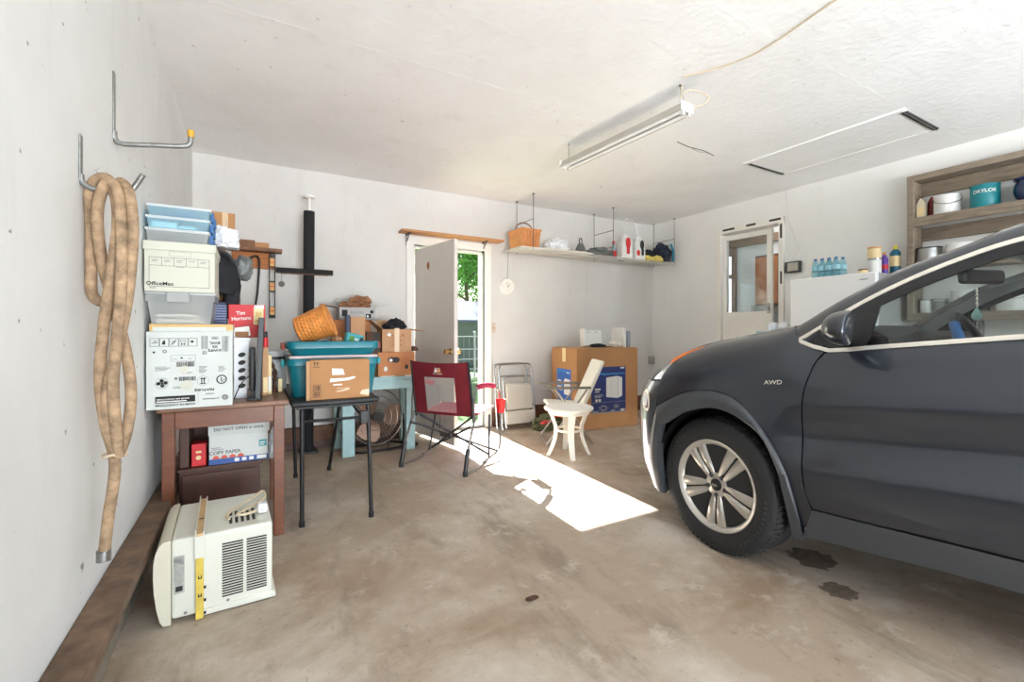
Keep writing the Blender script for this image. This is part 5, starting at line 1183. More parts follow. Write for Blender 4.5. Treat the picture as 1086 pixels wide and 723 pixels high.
for k, (x, c1, bend, lab) in enumerate(((4.24, 'print_red', 1, 'white sprayer jug with red label and bent white wand'), (4.47, 'black_plastic', -1, 'white sprayer jug with black label and bent white wand'))):
    t = thing('sprayer_jug', lab + ' on the wire shelf', 'sprayer', (x, 4.45, SZ), R(-6), 'sprayer jugs on the wire shelf')
    m = MB(); m.box(-.085, .085, -.07, .07, 0, .24, 0, .03, None, 4); m.box(-.05, .05, -.04, .04, .22, .31, 0, .025, None, 4); f = Face(m, (-.085, -.07, 0), (1, 0, 0), (0, 0, 1), .002)
    if k == 0: f.disc(.085, .2, .04, 1, 20, .075); f.rect(.06, .06, .05, .09, 1)
    else: f.disc(.1, .2, .035, 1, 18, .06); f.rect(.09, .06, .04, .09, 1); f.disc(.04, .09, .028, 2, 16, .04)
    m.build('jug', ['can_white', c1, 'print_red'], t)
    m = MB(); m.tube([(.0, 0, .3), (0 if k == 0 else -.02, 0, .38), (0 if k == 0 else -.05, 0, .47), (.01 if k == 0 else -.08, 0, .52), (.04 if k == 0 else -.11, 0, .535)], .009, 8, 0, 5); m.cyl((0, 0, .29), (0, 0, .33), .02, 12); m.build('wand', 'can_white', t)
m = MB(); m.lump((0, 0, .03), .12, .08, .045, 0, .4, 91); onshelf(m, 'yellow_cloth', 'yellow_cloth', (4.62, 4.45, SZ), 'pale yellow cloth wad beside the black-label sprayer', 'cloth')
m = MB(); m.lump((0, 0, .03), .09, .06, .055, 0, .3, 93); onshelf(m, 'yellow_cloth', 'yellow_cloth', (4.80, 4.42, SZ), 'pale yellow cloth wad under the dark bag', 'cloth')
m = MB(); m.lump((0, 0, .09), .13, .09, .10, 0, .3, 95, freq=2); onshelf(m, 'cloth_bag', 'black_cloth', (4.80, 4.57, SZ), 'smaller black cloth bag on the wire shelf near the corner', 'bag')
t = thing('tool_bag', 'big navy tool bag with a teal strap at the corner of the wire shelf', 'bag', (4.99, 4.50, SZ))
m = MB(); m.lump((0, 0, .12), .12, .12, .145, 0, .25, 97, freq=1.8); m.lump((-.04, .0, .2), .07, .08, .09, 0, .2, 98); m.build('body', 'navy_cloth', t)
m = MB(); m.tube([(.03, -.125, .26), (.04, -.15, .18), (.06, -.145, .1), (.07, -.12, .02)], .014, 8, 0, 5); m.build('strap', 'teal_strap', t)
# outlet with a wire on the back wall near the corner
t = thing('wall_outlet', 'small grey outlet box on the back wall near the corner', 'outlet', (5.09, BY, .70))
m = MB(); m.box(-.055, .03, -.05, 0, -.06, .06, 0, .006); m.build('box', 'outlet_grey', t)
m = MB(); m.box(-.035, .012, -.053, -.049, -.035, .035, 0, .003); m.build('cover', 'can_silver', t)
m = MB(); m.tube([(0, -.02, -.06), (.004, -.02, -.25), (0, -.03, -.49)], .005, 6, 0, 3); m.build('wire', 'can_white', t)

# ---------------------------------------------------------------- fluorescent shop light and its cable
t = thing('shop_light', 'long white fluorescent shop light hanging on chains from the ceiling', 'lamp', (2.315, 2.51, 2.5), math.atan2(1.16, -.07) - R(90))
L2 = .59; T = Matrix(((1, 0, 0, 0), (0, 0, 1, 0), (0, 1, 0, 0), (0, 0, 0, 1)))
m = MB(); m.prism([(-.03, .045), (.03, .045), (.062, -.012), (.058, -.014), (.028, .018), (-.028, .018), (-.058, -.014), (-.062, -.012)][::-1], -L2, L2, 0, T); m.build('housing', 'lamp_housing', t)
for x in (-.03, .03):
    m = MB(); m.cyl((x, -L2 + .02, -.008), (x, L2 - .02, -.008), .0125, 14); m.build('tube', 'tube_white', t)
for e in (-1, 1):
    m = MB()
    for x in (-.03, .03): m.box(x - .011, x + .011, e * (L2 - .012) - .012, e * (L2 - .012) + .012, -.03, .02, 0, .003)
    m.box(-.06, .06, e * L2 - .003, e * L2 + .003, -.014, .046, 0, .001); m.build('end_socket', 'lamp_white', t)
for e, dx in ((-1, 0), (-1, .05), (1, 0)):
    m = MB(); n = 12; y = e * (L2 - .05); zt = CZ - 2.5
    for k in range(n):
        z = .045 + (zt - .045) * (k + .5) / n; hh = (zt - .045) / n * .62; o = k % 2
        P = [((hh * .45 * math.cos(a) if o else 0) + dx * (1 - k / n), (0 if o else hh * .45 * math.cos(a)) + y, z + hh * math.sin(a)) for a in [6.283 * q / 10 for q in range(10)]]
        m.tube(P, .0014, 4, 0, 0, True)
    m.cyl((0, y, zt - .012), (0, y, zt), .006, 8); m.build('chain', 'steel', t)
m = MB(); y = -L2
m.tube([(.04, y + .0, .03), (.10, y - .05, .04), (.13, y - .06, .09), (.10, y - .02, .13), (.04, y + .01, .14), (.0, y + .03, .12), (-.01, y + .04, .09), (.005, y + .04, .12), (.0, y + .04, .16), (.02, y + .04, .172)], .0035, 6, 0, 6); m.build('cord', 'cord_cream', t)
P = [(2.36, 1.0, CZ - .006), (2.39, 1.2, CZ - .006), (2.425, 1.38, CZ - .008), (2.44, 1.55, CZ - .006), (2.39, 1.71, CZ - .007), (2.28, 1.89, CZ - .008)]
m = MB(); m.tube([Vector(p) - Vector(P[-1]) for p in [(2.3, .2, CZ - .006), (2.33, .6, CZ - .006)] + P], .0045, 6, 0, 5); tag(m.build('lamp_cable', 'cord_cream', loc=P[-1]), 'thin cable running along the ceiling to the shop light', 'cable')

# ---------------------------------------------------------------- right wall: control box, freezer, shelf with paint cans
t = thing('control_box', 'small grey control box on the wall beside the house door', 'control box', (RX, 2.79, 1.82))
m = MB(); m.box(-.05, 0, -.085, .075, -.06, .06, 0, .006); m.build('case', 'dark_grey_plastic', t)
m = MB(); m.box(-.055, -.049, -.07, .04, -.045, .045, 0, .003); m.build('face_plate', 'outlet_grey', t)
m = MB(); m.tube([(-.02, .03, .06), (-.02, .0, .12), (-.02, -.06, .2), (-.01, .02, .42), (-.008, .06, .58), (-.008, .07, .85)], .0035, 6, 0, 6); m.build('wire', 'can_white', t)
FX, FY0, FY1, FZ = 4.5, 1.785, 2.485, 1.62
t = thing('freezer', 'white upright freezer against the wall behind the car', 'freezer', (FX, FY0, 0))
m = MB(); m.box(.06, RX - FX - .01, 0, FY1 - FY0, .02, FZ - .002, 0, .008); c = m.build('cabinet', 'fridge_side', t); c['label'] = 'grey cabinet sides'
m = MB(); m.box(0, .058, .002, FY1 - FY0, .09, FZ, 0, .012, None, 3); f = Face(m, (0, .12, FZ - .06), (0, -1, 0), (0, 0, 1), .001); f.rect(.0, 0, .06, .009, 1); m.build('door', ['fridge_white', 'ink_grey'], t)
m = MB(); m.box(-.03, 0, .04, .065, .8, 1.2, 0, .008); m.build('handle', 'fridge_white', t)
for k in range(4):
    m = MB(); x, y = ((.1, .05), (.1, .62), (.55, .05), (.55, .62))[k]; m.cyl((x, y, 0), (x, y, .025), .02, 10); m.build('foot', 'black_plastic', t)
bt = None; k = 0
place = ['nearest the house door, front row', 'second from the door, front row', 'third from the door, front row', 'nearest the paint cans, front row', 'back row nearest the house door', 'back row second from the door', 'back row third from the door', 'back row nearest the paint cans']
for r_ in range(2):
    for c in range(4):
        lab = 'blue-capped water bottle on the freezer, ' + place[k]
        loc = (FX + .055 + r_ * .07, 2.283 - c * .058 - r_ * .02, FZ)
        if bt is None:
            bt = thing('water_bottle', lab, 'bottle', loc, 0, 'water bottles on the freezer')
            m = MB(); m.lathe([(0, 0), (.026, 0), (.03, .006), (.03, .05), (.027, .06), (.03, .07), (.03, .105), (.022, .135), (.012, .15), (.012, .158)], 18); m.build('body', 'bottle_clear', bt)
            m = MB(); m.lathe([(.0305, .06), (.031, .062), (.031, .1), (.0305, .102)], 18); m.build('label_band', 'water_label', bt)
            m = MB(); m.lathe([(.0135, .152), (.0135, .172), (0, .173)], 14); m.build('cap', 'cap_blue', bt)
        else: dup(bt, loc, 0, lab)
        k += 1
def can(name, label, cat, loc, r, h, body, top, band=None, rim='can_silver', bail=False, textb=None, facing=None, bandz=(.15, .85), tcol='paper_white', tsize=.03):
    t = thing(name, label, cat, loc)
    m = MB(); m.lathe([(0, 0), (r * .97, 0), (r, .004), (r, h - .012), (r * .98, h - .01)], 32); m.build('body', body, t)
    m = MB(); m.lathe([(r * .98, h - .012), (r * 1.03, h - .01), (r * 1.03, h), (r * .93, h), (r * .9, h - .008), (0, h - .008)], 32); m.build('lid', top, t)
    if band:
        m = MB(); m.lathe([(r * 1.004, h * bandz[0]), (r * 1.008, h * bandz[0] + .001), (r * 1.008, h * bandz[1]), (r * 1.004, h * bandz[1] + .001)], 32)
        if textb:
            vs, fs = text_shape(textb, .012); a0 = math.pi + .22
            V = [(r * 1.014 * math.cos(a0 + x * tsize / r), r * 1.014 * math.sin(a0 + x * tsize / r), h * .68 + y * tsize * 1.05) for x, y in vs]; m.add(V, fs, 1)
        m.build('label_band', [band, tcol], t)
    if bail:
        m = MB(); a0 = math.pi + .35
        m.tube([(r * 1.04 * math.cos(a0 - 1.45), r * 1.04 * math.sin(a0 - 1.45), h * .84), (r * 1.1 * math.cos(a0 - .9), r * 1.1 * math.sin(a0 - .9), h * .62), (r * 1.1 * math.cos(a0), r * 1.1 * math.sin(a0), h * .48), (r * 1.1 * math.cos(a0 + .9), r * 1.1 * math.sin(a0 + .9), h * .62), (r * 1.04 * math.cos(a0 + 1.45), r * 1.04 * math.sin(a0 + 1.45), h * .84)], .003, 6, 0, 6); m.build('bail_handle', 'steel', t)
    return t
can('tin', 'small flat pinkish tin on the freezer front edge', 'tin', (FX + .05, 1.975 - .075, FZ), .035, .035, 'print_cream', 'wood_brown')
can('white_tub', 'white plastic tub on the freezer, a small can standing on it', 'tub', (FX + .24, 1.895, FZ), .05, .125, 'can_white', 'can_white')
can('paint_can', 'label-banded small can standing on the white tub on the freezer', 'can', (FX + .24, 1.895, FZ + .125), .048, .115, 'can_silver', 'cap_orange', 'print_cream')
t = thing('detergent_bottle', 'purple bottle on the freezer between white tub and teal bottle', 'bottle', (FX + .14, 1.852 - .035, FZ))
t.location = (FX + .36, 1.868, FZ)
m = MB(); m.lathe([(0, 0), (.024, 0), (.026, .006), (.026, .14), (.014, .17), (.011, .18)], 20); m.build('body', 'bottle_purple', t)
m = MB(); m.lathe([(.013, .178), (.014, .2), (0, .202)], 14); m.build('cap', 'cap_orange', t)
m = MB(); m.lathe([(.0262, .05), (.0266, .051), (.0266, .09), (.0262, .091)], 20); m.build('label_band', 'print_red', t)
# the shelf of rough boards
KX, KY1, KY0 = 4.93, 1.735, .25
t = thing('wooden_shelf', 'rough grey wooden wall shelf full of paint cans behind the car', 'shelf', (RX, KY1, 1.21))
zt = 2.46 - 1.21; dd = RX - KX
m = MB(); m.box(-dd, 0, -.045, 0, 0, zt, 0, .003); m.build('upright', 'wood_grey', t)
m = MB(); m.box(-dd, 0, KY0 - KY1, KY0 - KY1 + .045, 0, zt, 0, .003); m.build('upright', 'wood_grey', t)
for z, hgt in ((0, .07), (.43, .045), (.81, .075), (zt - .05, .05)):
    m = MB(); m.box(-dd, 0, KY0 - KY1 + .045, -.045, z + hgt - .04 if hgt > .05 else z, z + hgt, 0, .003)
    if hgt > .05: m.box(-dd, -dd + .03, KY0 - KY1 + .045, -.045, z, z + hgt - .04, 0, .003)
    m.build('shelf_board', 'wood_grey', t)
m = MB(); m.box(-.028, -.004, KY0 - KY1 + .045, -.045, zt - .16, zt - .05, 0, .002); m.box(-.028, -.004, KY0 - KY1 + .045, -.045, .70, .81, 0, .002); m.build('wall_rail', 'wood_grey', t)
S1, S2, S3 = 1.21 + .885, 1.21 + .475, 1.21 + .07
kx = KX + .085
m = MB(); m.box(-.03, .03, -.024, .024, 0, .12, 0, .004); m.prism([(-.024, .12), (.024, .12), (.004, .175), (-.004, .175)], -.03, .03, 0, xf((0, 0, 0), R(90), 0, R(90))); 
m = MB(); m.box(-.022, .022, -.03, .03, 0, .115, 0, .004); m.prism([(-.03, .115), (.03, .115), (.006, .165), (-.006, .165)], -.022, .022, 0, Matrix(((0, 0, 1, 0), (1, 0, 0, 0), (0, 1, 0, 0), (0, 0, 0, 1)))); f = Face(m, (-.022, .03, 0), (0, -1, 0), (0, 0, 1), .001); f.rect(.008, .02, .044, .07, 1)
tag(m.build('pointed_bottle', ['bottle_tan', 'print_cream'], loc=(kx - .02, 1.655, S1)), 'cream bottle with pointed top at the end of the upper shelf', 'bottle')
m = MB(); m.lathe([(0, 0), (.026, 0), (.028, .005), (.028, .11), (.024, .14), (.010, .175), (0, .185)], 18); tag(m.build('maroon_bottle', 'bottle_maroon', loc=(kx + .05, 1.61, S1)), 'maroon pointed bottle beside the white paint bucket', 'bottle')
can('paint_bucket', 'white paint bucket with wire handle on the upper shelf', 'bucket', (kx, 1.495, S1), .085, .15, 'can_white', 'can_white', None, bail=True)
can('paint_can', 'teal paint can lettered DRYLOK on the upper shelf', 'can', (kx, 1.27, S1), .085, .175, 'can_teal', 'can_teal', 'can_teal', textb='DRYLOK', bail=False, bandz=(.1, .9), tsize=.036)
t = thing('glazed_pot', 'dark blue glazed pot on the upper shelf', 'pot', (kx, 1.01, S1))
m = MB(); m.lathe([(0, 0), (.07, 0), (.092, .02), (.108, .07), (.104, .12), (.094, .145), (.106, .155), (.106, .168), (.09, .166), (.088, .14), (.09, .06), (0, .02)], 40); m.build('body', 'pot_blue', t)
can('paint_bucket', 'white paint bucket on the upper shelf beyond the blue pot', 'bucket', (kx, .72, S1), .085, .16, 'can_white', 'can_white', None, bail=True)
for k, (y, r_, h_, b, tp, bd, lab) in enumerate(((1.61, .082, .15, 'can_silver', 'can_dark', 'can_silver', 'bare silver paint can with dark lid on the middle shelf'), (1.42, .082, .155, 'can_white', 'can_white', None, 'white paint can beside the silver one on the middle shelf'), (1.20, .07, .15, 'can_dark', 'can_silver', 'print_cream', 'dark paint can with cream band on the middle shelf'), (.95, .08, .15, 'can_blue', 'can_white', None, 'blue paint can on the middle shelf'))):
    can('paint_can', lab, 'can', (kx, y, S2), r_, h_, b, tp, bd)
for k, (y, r_, h_, b, tp, bd, lab) in enumerate(((1.63, .04, .115, 'can_white', 'can_silver', None, 'small plain white can at the end of the lowest shelf'), (1.535, .046, .115, 'can_white', 'can_silver', 'ink_grey', 'small grey-labelled can on the lowest shelf'), (1.385, .085, .175, 'can_white', 'can_white', None, ''), (1.27, .03, .12, 'can_dark', 'black_plastic', None, 'slim dark can between blue can and white bucket'), (1.12, .09, .185, 'can_white', 'can_white', None, 'white bucket with blue-marked rim on the lowest shelf'), (.90, .085, .13, 'can_red', 'can_silver', None, 'red paint can on the lowest shelf'), (.70, .085, .13, 'can_red', 'can_silver', 'can_white', 'red paint can with white band on the lowest shelf'))):
    if k == 2:
        t = can('paint_can', 'paint can with bright blue lower label seen through the car window', 'can', (kx, y, S3), r_, h_, b, tp, 'can_blue', bandz=(.04, .5))
        m = MB(); a0 = math.pi + .3
        for k2 in range(5): m.add([(r_ * 1.012 * math.cos(a0 + a_), r_ * 1.012 * math.sin(a0 + a_), h_ * zz) for a_, zz in ((-.55 + k2 * .25, .62), (-.55 + k2 * .25 + .14, .62), (-.55 + k2 * .25 + .14, .68 + .03 * (k2 % 2)), (-.55 + k2 * .25, .68))], [(0, 1, 2, 3)])
        c = m.build('print_marks', 'can_dark', t)
    else:
        t = can('paint_can' if k != 4 else 'paint_bucket', lab, 'can', (kx, y, S3), r_, h_, b, tp, bd, bail=(k == 4))
# pale blue bin with white bags, behind the car
t = thing('storage_bin', 'pale blue bin rising behind the car hood by the house door', 'storage bin', (4.62, 2.66, 0))
m = MB(); m.box(-.15, .15, -.13, .13, 0, 1.10, 0, .02); m.build('body', 'can_white', t); m = MB(); m.box(-.16, .16, -.14, .14, 1.09, 1.125, 0, .01); m.build('rim', 'clear_bin_blue', t)
for k, y in enumerate((2.70, 2.585)):
    m = MB(); m.lump((0, 0, .04), .05, .05, .055, 0, .2, 5 + k, freq=1.6); tag(m.build('plastic_bag', 'plastic_bag', loc=(4.58, y, 1.125)), ['round white bag on the pale blue bin, nearer the door', 'round white bag on the pale blue bin, nearer the freezer'][k], 'bag', 'white bags on the pale blue bin')
t = thing('detergent_bottle', 'teal bottle with yellow cap on the freezer beside the wooden shelf', 'bottle', (FX + .47, 1.83, FZ))
m = MB(); m.lathe([(0, 0), (.036, 0), (.039, .006), (.039, .20), (.022, .225), (.014, .232)], 22); m.build('body', 'bottle_teal', t)
m = MB(); m.lathe([(.016, .23), (.018, .232), (.018, .255), (.01, .268), (0, .269)], 16); m.build('cap', 'cap_yellow', t)
m = MB(); m.lathe([(.0393, .08), (.0398, .081), (.0398, .17), (.0393, .171)], 22); m.build('label_band', 'print_cream', t)
# small leaf litter on the floor
m = MB(); m.lump((0, 0, .004), .03, .014, .006, 0, .4, 3, flat=True); tag(m.build('dead_leaf', 'cabinet_brown', loc=(1.02, 1.62, 0)), 'small dark dead leaf on the open concrete floor', 'leaf')
# dark patch on the slab under the car door
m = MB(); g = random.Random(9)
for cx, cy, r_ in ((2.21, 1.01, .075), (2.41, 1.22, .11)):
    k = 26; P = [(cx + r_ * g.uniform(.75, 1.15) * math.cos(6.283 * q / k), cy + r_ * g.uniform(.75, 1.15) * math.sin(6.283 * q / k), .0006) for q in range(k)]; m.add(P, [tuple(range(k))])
struct(m.build('trim_7', 'dark_floor_patch'))
# ---------------------------------------------------------------- the car
TH = R(5)
car = thing('car', 'dark grey sport utility car parked nose-in beside the right wall', 'car', (2.9366, 1.5824, 0), TH)
def cubic(tab):
    tab = sorted(tab); X = [p[0] for p in tab]; Y = [p[1] for p in tab]; n = len(X)
    D = [(Y[i + 1] - Y[i]) / (X[i + 1] - X[i]) for i in range(n - 1)]
    Tn = [D[0]] + [0 if D[i - 1] * D[i] <= 0 else 2 * D[i - 1] * D[i] / (D[i - 1] + D[i]) for i in range(1, n - 1)] + [D[-1]]
    def f(x):
        if x <= X[0]: return Y[0]
        if x >= X[-1]: return Y[-1]
        i = max(k for k in range(n - 1) if X[k] <= x); h = X[i + 1] - X[i]; t = (x - X[i]) / h
        return (2 * t ** 3 - 3 * t * t + 1) * Y[i] + (t ** 3 - 2 * t * t + t) * h * Tn[i] + (-2 * t ** 3 + 3 * t * t) * Y[i + 1] + (t ** 3 - t * t) * h * Tn[i + 1]
    return f
HWD = .925
PL = smooth_path([(-.925, -.2, 0), (-.925, .15, 0), (-.918, .30, 0), (-.885, .43, 0), (-.82, .525, 0), (-.70, .618, 0), (-.52, .735, 0), (-.3, .815, 0), (0, .85, 0)], 10)
PS = [-.2]
for a, b in zip(PL, PL[1:]): PS.append(PS[-1] + (b - a).length)
S_C = PS[-1]
def plan(s):
    if s <= -.2: return Vector((-HWD, s, 0)), Vector((-1, 0, 0))
    s = min(s, S_C); i = max(k for k in range(len(PS) - 1) if PS[k] <= s + 1e-9); t = (s - PS[i]) / (PS[i + 1] - PS[i])
    def nrm(k):
        d = (PL[min(k + 1, len(PL) - 1)] - PL[max(k - 1, 0)]); return Vector((-d.y, d.x, 0)).normalized()
    return PL[i].lerp(PL[i + 1], t), nrm(i).lerp(nrm(i + 1), t).normalized()
ztop = cubic([(-.52, 1.16), (-.36, 1.15), (-.2, 1.117), (.1, 1.056), (.28, 1.003), (.44, .94), (.62, .90), (.9, .885), (S_C, .88)])
belt = lambda y: 1.05 + .116 * (-.5 - y)
fend = cubic([(.15, -.07), (.22, -.045), (.4, -.004), (.6, .006), (.74, .004), (.85, -.004), (1.2, -.006)])
fedge = cubic([(0, -.165), (.012, -.118), (.04, -.072), (.08, -.038), (.14, -.015), (.24, 0), (.5, 0)])
doorp = cubic([(.16, -.075), (.22, -.055), (.28, -.035), (.36, -.012), (.46, .008), (.53, .008), (.60, -.010), (.67, -.022), (.74, -.014), (.81, .004), (.86, .002), (.93, -.016), (1.0, -.04), (1.05, -.066), (1.12, -.09)])
def off(s, z):
    if s > -.25: wf = 1.0
    elif s < -.5: wf = 0.0
    else: q = (s + .5) / .25; wf = q * q * (3 - 2 * q)
    o = 0
    if wf > 0: o += wf * (fend(z) + fedge(max(0, ztop(s) - z)))
    if wf < 1: o += (1 - wf) * doorp(z - .09 * max(0, -.45 - s) * (1 if z > .45 else .5))
    return o
def SP(s, z, e=0.0):
    p, n = plan(s); q = p + n * (off(s, z) + e); return Vector((q.x, q.y, z))
def resample(poly, n, smooth=True):
    P = smooth_path([Vector((p[0], p[1], p[2] if len(p) > 2 else 0)) for p in poly], 8) if smooth and len(poly) > 2 else [Vector((p[0], p[1], p[2] if len(p) > 2 else 0)) for p in poly]
    d = [0]
    for a, b in zip(P, P[1:]): d.append(d[-1] + (b - a).length)
    out = []; k = 0
    for i in range(n + 1):
        t = d[-1] * i / n
        while k < len(d) - 2 and d[k + 1] < t: k += 1
        out.append(P[k].lerp(P[k + 1], (t - d[k]) / max(1e-9, d[k + 1] - d[k])))
    return out
def tfi(bot, top, left, right, n, m, smooth=(1, 1, 1, 1)):
    B, T_, L, Rr = resample(bot, n, smooth[0]), resample(top, n, smooth[1]), resample(left, m, smooth[2]), resample(right, m, smooth[3]); G = []
    for i in range(n + 1):
        u = i / n; row = []
        for j in range(m + 1):
            v = j / m
            row.append((1 - v) * B[i] + v * T_[i] + (1 - u) * L[j] + u * Rr[j] - ((1 - u) * (1 - v) * B[0] + u * (1 - v) * B[n] + (1 - u) * v * T_[0] + u * v * T_[n]))
        G.append(row)
    return G
def mirror(G): return [[Vector((-p.x, p.y, p.z)) for p in row] for row in G]
def panel(name, G, mats, both=True, lip=.012, label=None, flip=False):
    # skin plus a short turned-in edge all round, so that shut lines read as gaps
    for sd in ((-1, 1) if both else (-1,)):
        H = G if sd < 0 else mirror(G); m = MB(); m.grid(H, 0, True, (sd > 0) ^ flip)
        n, k = len(H), len(H[0]); loop = [(i, 0) for i in range(n)] + [(n - 1, j) for j in range(1, k)] + [(i, k - 1) for i in range(n - 2, -1, -1)] + [(0, j) for j in range(k - 2, 0, -1)]
        P = [H[i][j] for i, j in loop]; c = sum(P, Vector()) / len(P)
        inn = Vector((-sd * lip, 0, 0))
        vs = P + [p + inn + (c - p).normalized() * .002 for p in P]; L = len(P)
        m.add(vs, [(q, (q + 1) % L, L + (q + 1) % L, L + q) for q in range(L)], 0, False)
        o = m.build(name, mats, car)
        if label and sd < 0: o['label'] = label
    return o
SG = lambda G, e=0.0: [[SP(p.x, p.y, e) for p in row] for row in G]
arch_o = [(.335, .695), (.27, .735), (.15, .797), (.01, .822), (-.10, .805), (-.20, .74), (-.29, .625), (-.36, .50), (-.392, .37), (-.402, .24)]
arch_i = [(.305, .60), (.245, .63), (.14, .70), (.01, .738), (-.09, .733), (-.18, .695), (-.26, .635), (-.33, .49), (-.358, .36), (-.366, .235)]
front_o = [(.405, .20), (.40, .43), (.335, .695)]; front_i = [(.335, .20), (.338, .40), (.305, .60)]
g_ = .003
# front fender
G = tfi([(x + .0, z + .004) for x, z in arch_o], [(.10, 1.053), (-.05, 1.086), (-.2, 1.115), (-.33, 1.143), (-.375, 1.098), (-.43, 1.073), (-.492, 1.054)],
        [(.335, .699), (.338, .78), (.336, .845), (.306, .905), (.268, .956), (.20, 1.0), (.10, 1.053)], [(-.402, .244), (-.452, .35), (-.434, .43), (-.418, .57), (-.418, .80), (-.447, .965), (-.492, 1.054)], 46, 26)
panel('front_fender', SG(G), 'car_paint')
# door
G = tfi([(-.462, .372), (-.60, .378), (-.85, .392), (-1.40, .42)], [(-.500, 1.047), (-.65, 1.064), (-.84, 1.086), (-1.40, 1.148)],
        [(-.462, .372), (-.440, .43), (-.424, .57), (-.424, .80), (-.453, .965), (-.500, 1.047)], [(-1.40, .42), (-1.41, .7), (-1.40, .95), (-1.40, 1.148)], 40, 44)
panel('front_door', SG(G), 'car_paint')
G = tfi([(-1.406, .42), (-1.8, .44), (-2.12, .47)], [(-1.406, 1.149), (-1.8, 1.195), (-2.35, 1.25)], [(-1.406, .42), (-1.416, .7), (-1.406, .95), (-1.406, 1.149)], [(-2.12, .47), (-2.2, .7), (-2.35, .95), (-2.35, 1.25)], 26, 30)
panel('rear_door', SG(G), 'car_paint')
# rear quarter up to the tail (rear wheel at y=-2.6)
ra = [(-2.125 - .0, .24)] + [(-2.6 - .44 * math.cos(R(a)) * -1, .345 + .44 * math.sin(R(a))) for a in (10, 35, 60, 90, 120, 145, 170)] + [(-3.04, .24)]
G = tfi(ra, [(-2.356, 1.25), (-2.6, 1.28), (-2.9, 1.31), (-3.35, 1.30)], [(-2.125, .24), (-2.13, .47), (-2.21, .7), (-2.355, .95), (-2.356, 1.25)], [(-3.04, .24), (-3.3, .5), (-3.42, .9), (-3.35, 1.30)], 40, 22)
panel('rear_quarter', SG(G), 'car_paint')
# sill below the doors
G = tfi([(-.405, .225), (-.7, .255), (-1.1, .285), (-2.12, .30)], [(-.458, .366), (-.6, .371), (-.85, .384), (-1.40, .412), (-2.12, .46)], [(-.405, .225), (-.458, .366)], [(-2.12, .30), (-2.12, .46)], 40, 8, (1, 1, 0, 0))
panel('sill', SG(G, .004), 'car_cladding')
# arch cladding, with a lip turned into the wheel well
def strip(name, A, B, mt, e0, e1, lipn, n=44, rows=5):
    A_, B_ = resample(A, n), resample(B, n); G = []
    for i in range(n + 1):
        row = []
        for j in range(rows + 1):
            v = j / rows; p = A_[i].lerp(B_[i], v); row.append(SP(p.x, p.y, e0 + (e1 - e0) * v + .010 * math.sin(math.pi * v)))
        last = row[-1]
        if lipn: row += [last + Vector((.02, 0, -.004)), last + Vector((lipn, 0, .01))]
        row.insert(0, row[0] + Vector((.012, 0, 0)))
        G.append(row)
    for sd in (-1, 1): m = MB(); m.grid(G if sd < 0 else mirror(G), 0, True, sd < 0); m.build(name, mt, car)
strip('arch_cladding', arch_o, arch_i, 'car_cladding', .006, .012, .06)
strip('bumper_cladding', [front_o[2], (.37, .57), front_o[1], front_o[0]], [front_i[2], (.325, .5), front_i[1], front_i[0]], 'car_cladding', .004, .008, .06, 20)
ro = [(x, z) for x, z in ra]; ri = [(-2.6 - (x + 2.6) * -1 * .86, .345 + (z - .345) * .86 if z > .3 else z) for x, z in ra]
strip('arch_cladding', ro, ri, 'car_cladding', .006, .010, .06)
G = tfi([(-.37, .205), (-.40, .205)], [(-.335, .49), (-.36, .50)], [(-.37, .205), (-.358, .36), (-.335, .49)], [(-.415, .215), (-.392, .37), (-.36, .50)], 3, 10, (0, 0, 1, 1))
for sd in (-1, 1):
    H = SG(G, .02); H = H if sd < 0 else mirror(H); m = MB(); m.grid(H, 0, True, sd > 0); m.grid([[p + Vector((-sd * .03, 0, 0)) for p in row] for row in H], 0, True, sd < 0); m.build('mud_flap', 'car_cladding', car)
